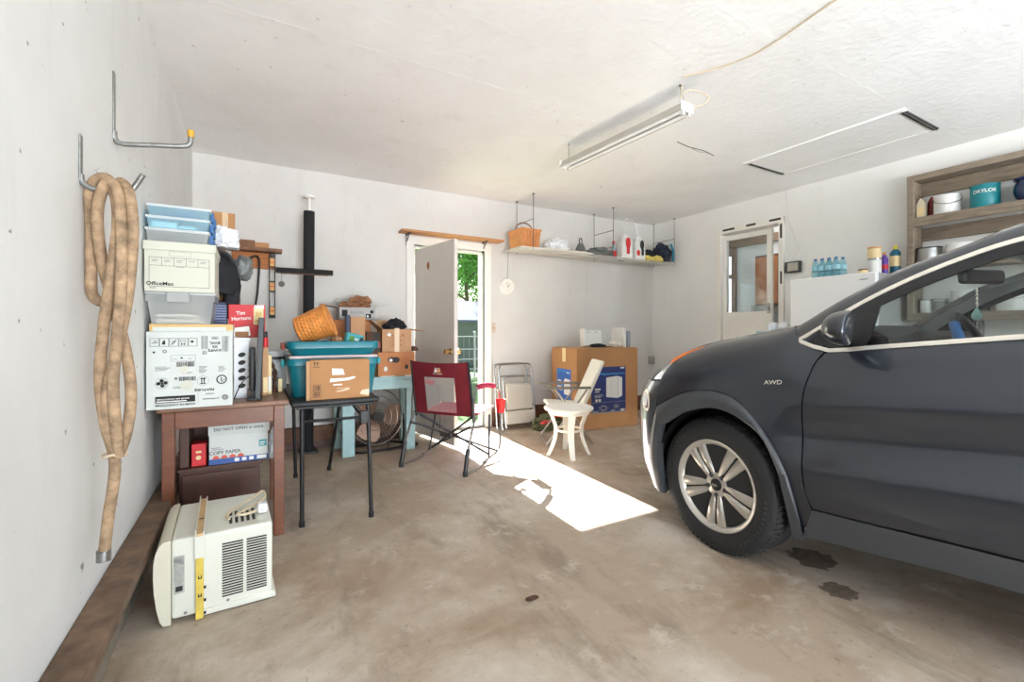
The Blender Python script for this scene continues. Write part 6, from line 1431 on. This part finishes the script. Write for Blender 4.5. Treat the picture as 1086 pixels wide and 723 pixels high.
# bumper, grille, headlights
G = tfi([(.41, .20), (.7, .19), (S_C, .19)], [(.341, .842), (.45, .832), (.62, .836), (.8, .80), (S_C, .79)], [(.41, .20), (.405, .43), (.341, .699), (.341, .842)], [(S_C, .19), (S_C, .79)], 40, 30, (1, 1, 1, 0))
def bumper_pt(s, z):
    e = -.035 * max(0, (.34 - z) / .15) * min(1, max(0, (s - .4) / .3)) ; p = SP(s, z, e); return p
panel('front_bumper', [[bumper_pt(p.x, p.y) for p in row] for row in G], 'car_paint')
for sd in (-1, 1):
    m = MB(); H = [[SP(.66 + (S_C - .66) * i / 20, .80 + .075 * j / 4, -.012) for j in range(5)] for i in range(21)]; H = H if sd < 0 else mirror(H); m.grid(H, 0, True, sd > 0)
    H = [[SP(.72 + (S_C - .72) * i / 20, .30 + .12 * j / 4, .004) for j in range(5)] for i in range(21)]; H = H if sd < 0 else mirror(H); m.grid(H, 0, True, sd > 0); m.build('grille', 'car_gloss_black', car)
    hb = [(.10, 1.046), (.20, .995), (.272, .950), (.311, .898), (.36, .85), (.5, .84), (.64, .842)]; ht = [(.10, 1.055), (.18, 1.034), (.28, 1.002), (.44, .938), (.55, .91), (.64, .893)]
    G = tfi(hb, ht, [hb[0], ht[0]], [hb[-1], ht[-1]], 30, 8, (1, 1, 0, 0))
    H = SG(G, .002); H = H if sd < 0 else mirror(H); K = SG(G, -.03); K = K if sd < 0 else mirror(K)
    m = MB(); m.grid(K, 0, True, sd > 0); hl = m.build('headlight', 'headlight_inside', car)
    m = MB(); m.grid(H, 0, True, sd > 0); m.build('lens', 'headlight_lens', hl)
    G = tfi([(.115, 1.040), (.20, .996), (.295, .935)], [(.125, 1.046), (.21, 1.018), (.315, .978)], [(.115, 1.040), (.125, 1.046)], [(.295, .935), (.315, .978)], 16, 5, (1, 1, 0, 0))
    H = SG(G, .0025); H = H if sd < 0 else mirror(H); m = MB(); m.grid(H, 0, True, sd > 0); c = m.build('turn_signal', 'amber', hl); c['label'] = 'amber turn signal'
    m = MB()
    P = [SP(.66, .70, .0) + Vector((0, 0, 0)) for _ in range(1)]
    ring = [SP(.445 + .035 * math.cos(a) + .012 * math.sin(a), .72 + .055 * math.sin(a), -.004) for a in [6.283 * k / 28 for k in range(28)]]
    ring = ring if sd < 0 else [Vector((-p.x, p.y, p.z)) for p in ring]; m.tube(ring, .008, 8, 0, 0, True); c0 = sum(ring, Vector()) / 28
    m.ball(tuple(c0), .018, .03, .04, 1, 14); m.build('fog_lamp', ['car_chrome_satin', 'headlight_inside'], car)
# hood
frontc = [SP(.10 + (S_C - .10) * k / 10, ztop(.10 + (S_C - .10) * k / 10)) + Vector((0, -.006, 0)) for k in range(11)]
side = [SP(s, ztop(s)) + Vector((.006, 0, .0)) for s in (.10, 0, -.1, -.2, -.28, -.335)]
cowl = [side[-1], Vector((-.55, -.22, 1.150)), Vector((-.3, -.15, 1.155)), Vector((0, -.12, 1.157))]
cen = [frontc[-1], Vector((0, .62, 1.0)), Vector((0, .3, 1.085)), Vector((0, .05, 1.130)), Vector((0, -.12, 1.157))]
G = tfi(side, cen, frontc, cowl, 20, 16)
for i, row in enumerate(G):
    for j, p in enumerate(row): p.z += .012 * math.sin(math.pi * i / 20) * min(1, j / 5)
for i in range(len(G)): pass
F_ = G + []
m = MB(); 
G2 = [[G[i][j] for i in range(21)] for j in range(17)]           # rows across from the left edge to the centre line
full = [row + [] for row in [[G[i][j] for j in range(17)] for i in range(21)]]
full = [r_ + [Vector((-p.x, p.y, p.z)) for p in r_[::-1][1:]] for r_ in full]
m.grid(full, 0, True, True); L_ = [r_[0] for r_ in full]; m.grid([[p, p + Vector((.01, 0, -.02))] for p in L_], 0, True, False)
m.build('hood', 'car_paint', car)
# greenhouse
U = [(-.848, -.380, 1.094), (-.84, -.421, 1.121), (-.797, -.561, 1.228), (-.76, -.71, 1.32), (-.73, -.869, 1.396), (-.707, -1.033, 1.452), (-.682, -1.35, 1.51), (-.672, -1.8, 1.535), (-.685, -2.3, 1.515), (-.72, -2.75, 1.43), (-.775, -3.0, 1.30)]
RF = [(-.79, -.325, 1.132), (-.761, -.389, 1.181), (-.731, -.486, 1.254), (-.699, -.616, 1.336), (-.681, -.689, 1.381), (-.651, -.882, 1.455), (-.626, -1.023, 1.513), (-.60, -1.35, 1.578), (-.59, -1.8, 1.60), (-.60, -2.4, 1.575), (-.63, -2.9, 1.49), (-.68, -3.2, 1.36)]
n = 60; Uc, Rc = resample(U, n), resample(RF, n)
for sd in (-1, 1):
    G = []
    for i in range(n + 1):
        a, b = Uc[i], Rc[i]; mid = (a + b) / 2 + Vector((-.010, 0, .008)); inn = b + Vector((.06, -.012 if i < 25 else 0, -.006 if i < 25 else .012))
        G.append([a + Vector((.02, 0, -.004)), a, mid, b, inn, inn + Vector((.015, -.01, -.03)), inn + Vector((-.01, -.03, -.04))])
    G = G if sd < 0 else mirror(G); m = MB(); m.grid(G, 0, True, sd > 0); m.build('roof_rail_pillar', 'car_paint', car)
    # inner trim of the pillar and roof rail
    G = [[Uc[i] + Vector((.015, 0, -.012)), Uc[i] + Vector((.07, -.03, -.012)), Rc[i] + Vector((.085, -.035, -.03))] for i in range(n + 1)]
    G = G if sd < 0 else mirror(G); m = MB(); m.grid(G, 0, True, sd < 0); m.grid([[p + Vector((-sd * .004, -.004, -.004)) for p in r_] for r_ in G], 0, True, sd > 0); m.build('inner_pillar_trim', 'car_pillar_grey', car)
    # black frame between chrome and glass
    B_ = []
    def below(p, k): return Vector((p.x - .40 * -(-k) * 1.0 * -.0 - .4 * k * -1 * -1 * 0 + 0, p.y, p.z)) 
    G = []
    for i in range(n + 1):
        a = Uc[i]; zb = belt(min(a.y, -.5)) if a.y > -2.6 else belt(-2.6) + .02
        k = max(0.0, min(.058, a.z - zb - .001)) if i > 2 else 0.0
        yb = a.y - (.03 if a.y > -1.0 else 0)
        G.append([a + Vector((-.001, 0, 0)), Vector((a.x - .4 * k * .5, a.y - (.0), a.z - k * .5)), Vector((a.x - .4 * k + .006, a.y, a.z - k)), Vector((a.x - .4 * k + .03, a.y, a.z - k))])
    G = G if sd < 0 else mirror(G); m = MB(); m.grid(G, 0, True, sd < 0); m.build('window_frame', 'car_black', car)
    # mirror corner panel
    xg = lambda z: -.86 + .40 * (z - 1.07) + .006
    P = [(-.43, 1.078), (-.50, 1.056), (-.62, 1.067), (-.635, 1.10), (-.655, 1.255), (-.62, 1.23), (-.52, 1.165)]
    m = MB(); V = [Vector((xg(z) * -sd * (1 if sd < 0 else 1) if False else (xg(z) if sd < 0 else -xg(z)), y, z)) for y, z in P]
    m.add(V + [v + Vector((-sd * .02, 0, 0)) for v in V], [tuple(range(7))[::sd], tuple(range(7, 14))[::-sd]] + [(k, (k + 1) % 7, 7 + (k + 1) % 7, 7 + k) for k in range(7)]); m.build('mirror_panel', 'car_black', car)
    # glass of the front and rear side windows
    def gl(y0, y1):
        G = []; N = 24
        for i in range(N + 1):
            y = y0 + (y1 - y0) * i / N
            zu = min((p for p in Uc), key=lambda p: abs(p.y - y)).z - .03; zb = belt(y) - .02
            row = [Vector((xg(zb + (zu - zb) * j / 6) + .012 + .01 * 0, y, zb + (zu - zb) * j / 6)) for j in range(7)]; G.append(row)
        return G
    for y0, y1 in ((-.62, -1.38), (-1.46, -2.6)):
        G = gl(y0, y1); G = G if sd < 0 else mirror(G); m = MB(); m.grid(G, 0, True, sd > 0); m.build('side_window', 'car_glass', car)
    m = MB(); T = lambda y, z: Vector(((xg(z) - .004) * (1 if sd < 0 else -1), y, z))
    m.add([T(-1.37, 1.13), T(-1.47, 1.145), T(-1.47, 1.5), T(-1.37, 1.49)] + [T(-1.37, 1.13) + Vector((-sd * .04, 0, 0)), T(-1.47, 1.145) + Vector((-sd * .04, 0, 0)), T(-1.47, 1.5) + Vector((-sd * .04, 0, 0)), T(-1.37, 1.49) + Vector((-sd * .04, 0, 0))], [(0, 1, 2, 3), (7, 6, 5, 4), (0, 3, 7, 4), (1, 5, 6, 2)]); m.build('door_pillar', 'car_black', car)
    # chrome moulding round the side windows
    ch = [Vector((p.x - .004, p.y, p.z)) for p in Uc]
    low = [Vector((SP(y, belt(y)).x - .004 if y < -.5 else -.866, y, belt(y) + (.0 if y < -.5 else .0))) for y in (-.5, -.65, -.84, -1.1, -1.5, -2.0, -2.5, -2.9)]
    low = [Vector((-.855, -.384, 1.088)), Vector((-.866, -.425, 1.072))] + low
    m = MB()
    for Pth, wv in ((ch, Vector((-.38, 0, -1))), (resample(low, 40), Vector((-.38, 0, -1)))):
        G = [[p + Vector((.006, 0, .0)) , p + wv * -.002 + Vector((-.005, 0, 0)), p + wv * .0065 + Vector((-.006, 0, 0)), p + wv * .0145 + Vector((-.004, 0, 0)), p + wv * .0165 + Vector((.008, 0, 0))] for p in Pth]
        G = G if sd < 0 else mirror(G); m.grid(G, 0, True, sd < 0)
    m.build('window_moulding', 'car_chrome_satin', car)
    # door mirror
    m = MB(); b = bmesh.new(); bmesh.ops.create_uvsphere(b, u_segments=28, v_segments=18, radius=1)
    for v in b.verts:
        x, y, z = v.co; sx = abs(x) ** .75 * (1 if x > 0 else -1); sz = abs(z) ** .8 * (1 if z > 0 else -1)
        yy = y * .085 if y > 0 else y * .018
        tp = 1 - .12 * max(0, sx); v.co = Vector(((-1.005 - sx * .115 + (.02 * sz)) * 1, -.615 + yy - .02 * sx, 1.138 + sz * .068 * tp + .006 * sx))
    if sd > 0:
        for v in b.verts: v.co.x = -v.co.x
        bmesh.ops.reverse_faces(b, faces=b.faces[:])
    m.bm(b, 0, True); mr = m.build('door_mirror', 'car_paint', car)
    m = MB(); P = [Vector(((-1.005 - .108 * (abs(math.cos(a)) ** .75) * (1 if math.cos(a) > 0 else -1)) * -sd * -1 if sd < 0 else (1.005 + .108 * (abs(math.cos(a)) ** .75) * (1 if math.cos(a) > 0 else -1)), -.632, 1.138 + .064 * (abs(math.sin(a)) ** .8) * (1 if math.sin(a) > 0 else -1))) for a in [6.283 * k / 28 for k in range(28)]]
    m.tube(P, .010, 8, 0, 0, True); m.build('mirror_rim', 'car_black', mr)
    m = MB(); c = sum(P, Vector()) / 28; m.add([p + Vector((0, -.004, 0)) for p in P], [tuple(range(28))]); m.build('mirror_glass', 'mirror_glass', mr)
    m = MB(); m.bar(Vector((-sd * -.85, -.555, 1.085)), Vector((-sd * -.93, -.575, 1.10)), .05, .026, 0, .01); m.build('mirror_arm', 'car_black', mr)
# roof, windshield, rear glass, tail
inL = [Rc[i] + Vector((.06, -.012 if i < 25 else 0, -.006 if i < 25 else .012)) for i in range(n + 1)]
k0 = min(range(n + 1), key=lambda i: abs(inL[i].y + 1.0)); k1 = min(range(n + 1), key=lambda i: abs(inL[i].y + 2.95))
G = []
for i in range(k0, k1 + 1):
    p = inL[i]; row = []
    for j in range(13):
        x = p.x * (1 - 2 * j / 12); q = 1 - (x / p.x) ** 2; f0 = max(0, 1 - (i - k0) / 6)
        row.append(Vector((x, p.y + .14 * q * f0, p.z + .035 * q)))
    G.append(row)
m = MB(); m.grid(G, 0, True, True); m.build('roof_panel', 'car_paint', car)
m = MB(); m.grid([[p + Vector((0, 0, -.03)) for p in r_] for r_ in G], 0, True, False); m.build('headliner', 'car_pillar_grey', car)
top = G[0]; base = [Vector((x, -.33 + .18 * (1 - (x / .72) ** 2), 1.130 + .036 * (1 - (x / .72) ** 2))) for x in [-.74 * (1 - 2 * j / 12) for j in range(13)]]
ws = []
for i in range(11):
    v = i / 10; row = []
    for j in range(13):
        p = base[j].lerp(top[j], v); ed = inL[0].lerp(inL[k0], v); row.append(p + Vector((0, .02 * math.sin(math.pi * v), .02 * math.sin(math.pi * v))))
    ws.append(row)
m = MB(); m.grid(ws, 0, True, True); m.build('windshield', 'car_glass', car)
m = MB(); m.grid([[p + Vector((0, .0, -.0)) for p in (b_ + Vector((0, -.02, .0)), b_ + Vector((0, .02, -.006)), b_ + Vector((0, .07, -.022)))] for b_ in base], 0, True, True); m.build('cowl', 'car_black', car)
tl = G[-1]; rb = [Vector((p.x * 1.18, -3.38, 1.12)) for p in tl]
m = MB(); m.grid([tl, [a.lerp(b, .5) + Vector((0, -.03, .02)) for a, b in zip(tl, rb)], rb], 0, True, True); m.build('rear_window', 'car_gloss_black', car)
tg = [[Vector((-.80 + 1.6 * j / 12, -3.36 - .10 * (1 - ((j - 6) / 6) ** 2) - .03 * math.sin(math.pi * i / 6), 1.14 - .9 * i / 6)) for j in range(13)] for i in range(7)]
m = MB(); m.grid(tg, 0, True, True); m.build('tailgate', 'car_paint', car)
# inside
m = MB(); m.box(-.84, .84, -3.3, .2, .26, .30); m.box(-.835, .835, -.42, -.36, .3, 1.04); m.box(-.85, -.83, -2.6, -.42, .3, 1.0); m.box(.83, .85, -2.6, -.42, .3, 1.0); m.box(-.8, .8, -3.2, -3.15, .3, 1.1); m.build('floor_pan', 'car_interior', car)
m = MB(); m.box(-.60, .60, -.36, .52, .24, .84, 0, .05); m.box(-.42, .42, .5, .68, .24, .74, 0, .03); m.build('engine_bay', 'car_black', car)
G = [[Vector((-.80 + 1.6 * i / 24, y, z + .025 * math.exp(-((-.80 + 1.6 * i / 24 + .37) / .17) ** 2) * (1 if 0 < q < 5 else 0))) for q, (y, z) in enumerate(((-.30, 1.09), (-.42, 1.115), (-.54, 1.128), (-.64, 1.125), (-.68, 1.10), (-.70, 1.02), (-.66, .85)))] for i in range(25)]
m = MB(); m.grid(G, 0, True, False); m.build('dashboard', 'car_interior', car)
T = xf((-.37, -.872, 1.02), R(66))
m = MB(); m.tube([T @ Vector((.185 * math.cos(a), .185 * math.sin(a), 0)) for a in [6.283 * k / 40 for k in range(40)]], .0165, 10, 0, 0, True)
m.ball((0, 0, -.015), .07, .06, .025, 0, 16, T)
for a in (0, 180, 270): m.bar(T @ Vector((.05 * math.cos(R(a)), .05 * math.sin(R(a)), -.012)), T @ Vector((.18 * math.cos(R(a)), .18 * math.sin(R(a)), 0)), .035, .014)
m.tube([T @ Vector((0, 0, -.02)), T @ Vector((0, -.02, -.16))], .035, 12); sw = m.build('steering_wheel', 'car_black', car)
m = MB(); m.tube([T @ Vector((.185 * math.cos(a), .185 * math.sin(a), 0)) for a in [R(128 + 5 * k) for k in range(8)]], .0185, 12); c = m.build('blue_grip', 'wheel_blue', sw); c['label'] = 'blue band on the rim'
m = MB(); m.box(-.115, .115, -.02, .02, -.032, .036, 0, .018, xf((-.02, -.815, 1.378), R(-6), 0, R(-28)), 4); m.tube([(-.02, -.80, 1.40), (-.01, -.74, 1.44)], .01, 8); rm = m.build('inside_mirror', 'car_black', car)
m = MB(); m.tube([(-.02, -.80, 1.35), (-.02, -.80, 1.24)], .0022, 6)
for k in range(5): m.ball((-.02, -.80, 1.335 - k * .02), .006, mi=0, n=8)
m.lathe([(0, -.032), (.012, -.028), (.02, -.012), (.018, .004), (.008, .022), (0, .036)], 18, 1, xf((-.02, -.80, 1.205))); m.tube([(-.02, -.80, 1.17), (-.02, -.80, 1.10)], .0018, 5)
c = m.build('pendant', ['car_chrome_satin', 'pendant_glass'], rm); c['label'] = 'pale glass drop pendant'
for x in (-.37, .37):
    m = MB(); m.box(x - .25, x + .25, -1.55, -1.0, .42, .62, 0, .07, None, 4); m.box(x - .24, x + .24, -.09, .07, 0, .62, 0, .06, xf((0, -1.52, .56), R(16)), 4); m.box(x - .13, x + .13, -.05, .05, .64, .80, 0, .04, xf((0, -1.54, .56), R(14)), 4); m.build('front_seat', 'car_interior', car)
# wheels
def wheel(x, y, rz):
    s = 1 if x < 0 else -1
    w = bpy.data.objects.new('wheel', None); COL.objects.link(w); w.parent = car; w.location = (x, y, .338); w.rotation_euler.z = rz + (0 if s > 0 else math.pi)
    if wheel.first is None:
        T = Matrix(((0, 0, -1, 0), (1, 0, 0, 0), (0, -1, 0, 0), (0, 0, 0, 1)))     # lathe axis +z becomes outward (-x)
        pr = [(.222, -.20), (.232, -.205), (.285, -.21), (.318, -.198), (.333, -.17), (.337, -.15)]
        for k in range(5):
            a = -.15 + k * .03; pr += [(.337, a + .012), (.330, a + .014), (.330, a + .018), (.337, a + .02)]
        pr += [(.337, .0), (.334, .018), (.322, .036), (.30, .046), (.275, .05), (.25, .047), (.236, .040), (.229, .034), (.222, .02)]
        m = MB(); m.lathe(pr, 64, 0, T)
        for k in range(72):                                        # tread blocks at the shoulder
            a = 6.283 * k / 72; c, q = math.cos(a), math.sin(a)
            m.box(-.009, .009, -.006, .006, -.018, .018, 0, 0, T @ xf((.3305 * c, .3305 * q, .010), 0, 0, a) @ Matrix.Rotation(R(-22), 4, 'Y'))
        for body, a0, sz in (('CROSSCONTACT', 150, .020), ('CONTINENTAL', 330, .022)):
            for k, chh in enumerate(body):
                a = R(a0 - (k - len(body) / 2) * 5.2); vs, fs = text_shape(chh, .02)
                m.add([T @ Vector(((.283 + v * sz) * math.cos(a) - (-u * sz) * -math.sin(a) * -1, (.283 + v * sz) * math.sin(a) + (u * sz) * -math.cos(a) * 1, .0512)) for u, v in vs], fs, 1)
        tyre = m.build('tyre', ['tyre', 'tyre_text'], w)
        m = MB()
        m.lathe([(.18, -.19), (.205, -.18), (.205, -.0), (.212, .02), (.226, .034), (.231, .040), (.226, .042), (.212, .034), (.204, .022), (.196, .0), (.19, -.18)], 56, 0, T)
        m.lathe([(0, .02), (.058, .022), (.072, .014), (.076, -.01), (0, -.02)], 40, 0, T)
        for k in range(5):
            A = R(90 + 72 * k)
            for e in (-1, 1):                                       # paired, tapering spokes
                rows = []
                for q in range(9):
                    t_ = q / 8; r_ = .045 + t_ * .163; cen = e * (.0155 + .0185 * t_); hw = .0125 + .0150 * t_; zc = .018 + .016 * math.sin(t_ * 2.2) - .006 * t_
                    ring = [(cen - hw, zc - .03), (cen - hw, zc - .004), (cen - hw * .55, zc + .003), (cen + hw * .55, zc + .003), (cen + hw, zc - .004), (cen + hw, zc - .03)]
                    rows.append([T @ Vector((r_ * math.cos(A) - d_ * math.sin(A), r_ * math.sin(A) + d_ * math.cos(A), zz)) for d_, zz in ring])
                m.grid(rows, 0, True)
        m.build('rim', 'alloy', w)
        m = MB(); m.lathe([(0, .034), (.024, .033), (.030, .028), (.031, .018)], 28, 0, T)
        vs, fs = text_shape('KIA', .02); m.add([T @ Vector((-u * .018, -v * .018, .0352)) for u, v in vs], fs, 1); 
        m.build('hub_cap', ['car_black', 'alloy'], w)
        for k in range(5):
            a = R(90 + 72 * k); m = MB(); m.tube([T @ Vector((.053 * math.cos(a), .053 * math.sin(a), .012)), T @ Vector((.053 * math.cos(a), .053 * math.sin(a), .026))], .0095, 6); m.tube([T @ Vector((.053 * math.cos(a), .053 * math.sin(a), .02)), T @ Vector((.053 * math.cos(a), .053 * math.sin(a), .0225))], .0135, 14); m.build('lug_nut', 'dark_grey_plastic', w)
        m = MB(); m.lathe([(.0, -.06), (.14, -.06), (.145, -.065), (.145, -.08), (0, -.08)], 40, 0, T); m.lathe([(0, -.05), (.07, -.05), (.075, -.06)], 30, 0, T); m.box(-.09, -.04, .05, .15, -.07, .07, 0, .01) if False else None
        m.box(-.05, .05, .09, .16, -.095, -.045, 0, .012, T @ Matrix.Rotation(R(200), 4, 'Z')); m.build('brake_disc', 'brake', w)
        m = MB(); m.lathe([(.0, -.10), (.19, -.10), (.19, -.19), (0, -.19)], 40, 0, T); m.build('hub_back', 'car_black', w)
        wheel.first = w
    else:
        for ch in list(wheel.first.children): c = ch.copy(); COL.objects.link(c); c.parent = w
wheel.first = None
wheel(-.852, 0, R(-7)); wheel(.852, 0, R(-7)); wheel(-.852, -2.6, 0); wheel(.852, -2.6, 0)
# wheel wells
for y in (0, -2.6):
    for sd in (-1, 1):
        m = MB(); G = []
        for k in range(25):
            a = R(-18 + 216 * k / 24); r_ = .372 if y == 0 else .40; cy = -.02 if y == 0 else 0
            G.append([Vector((sd * x, y + cy + r_ * math.cos(a) * (1.0), .36 + r_ * math.sin(a))) for x in (.89, .8, .7, .62)])
        m.grid(G, 0, True, sd < 0); c = [sum((r_[3] for r_ in G), Vector()) / 25]; m.add([r_[3] for r_ in G], [tuple(range(25))]); m.build('wheel_well', 'car_black', car)
# badge
m = MB(); vs, fs = text_shape('AWD', .012)
B = []
for u, v in vs:
    s_, z = -.30 - u * .032, .893 + v * .027; B.append(SP(s_, z - .1 * (s_ + .30) * 1.0, .0025))
m.add(B, fs); c = m.build('badge', 'car_chrome_satin', car); c['label'] = 'chrome AWD lettering'
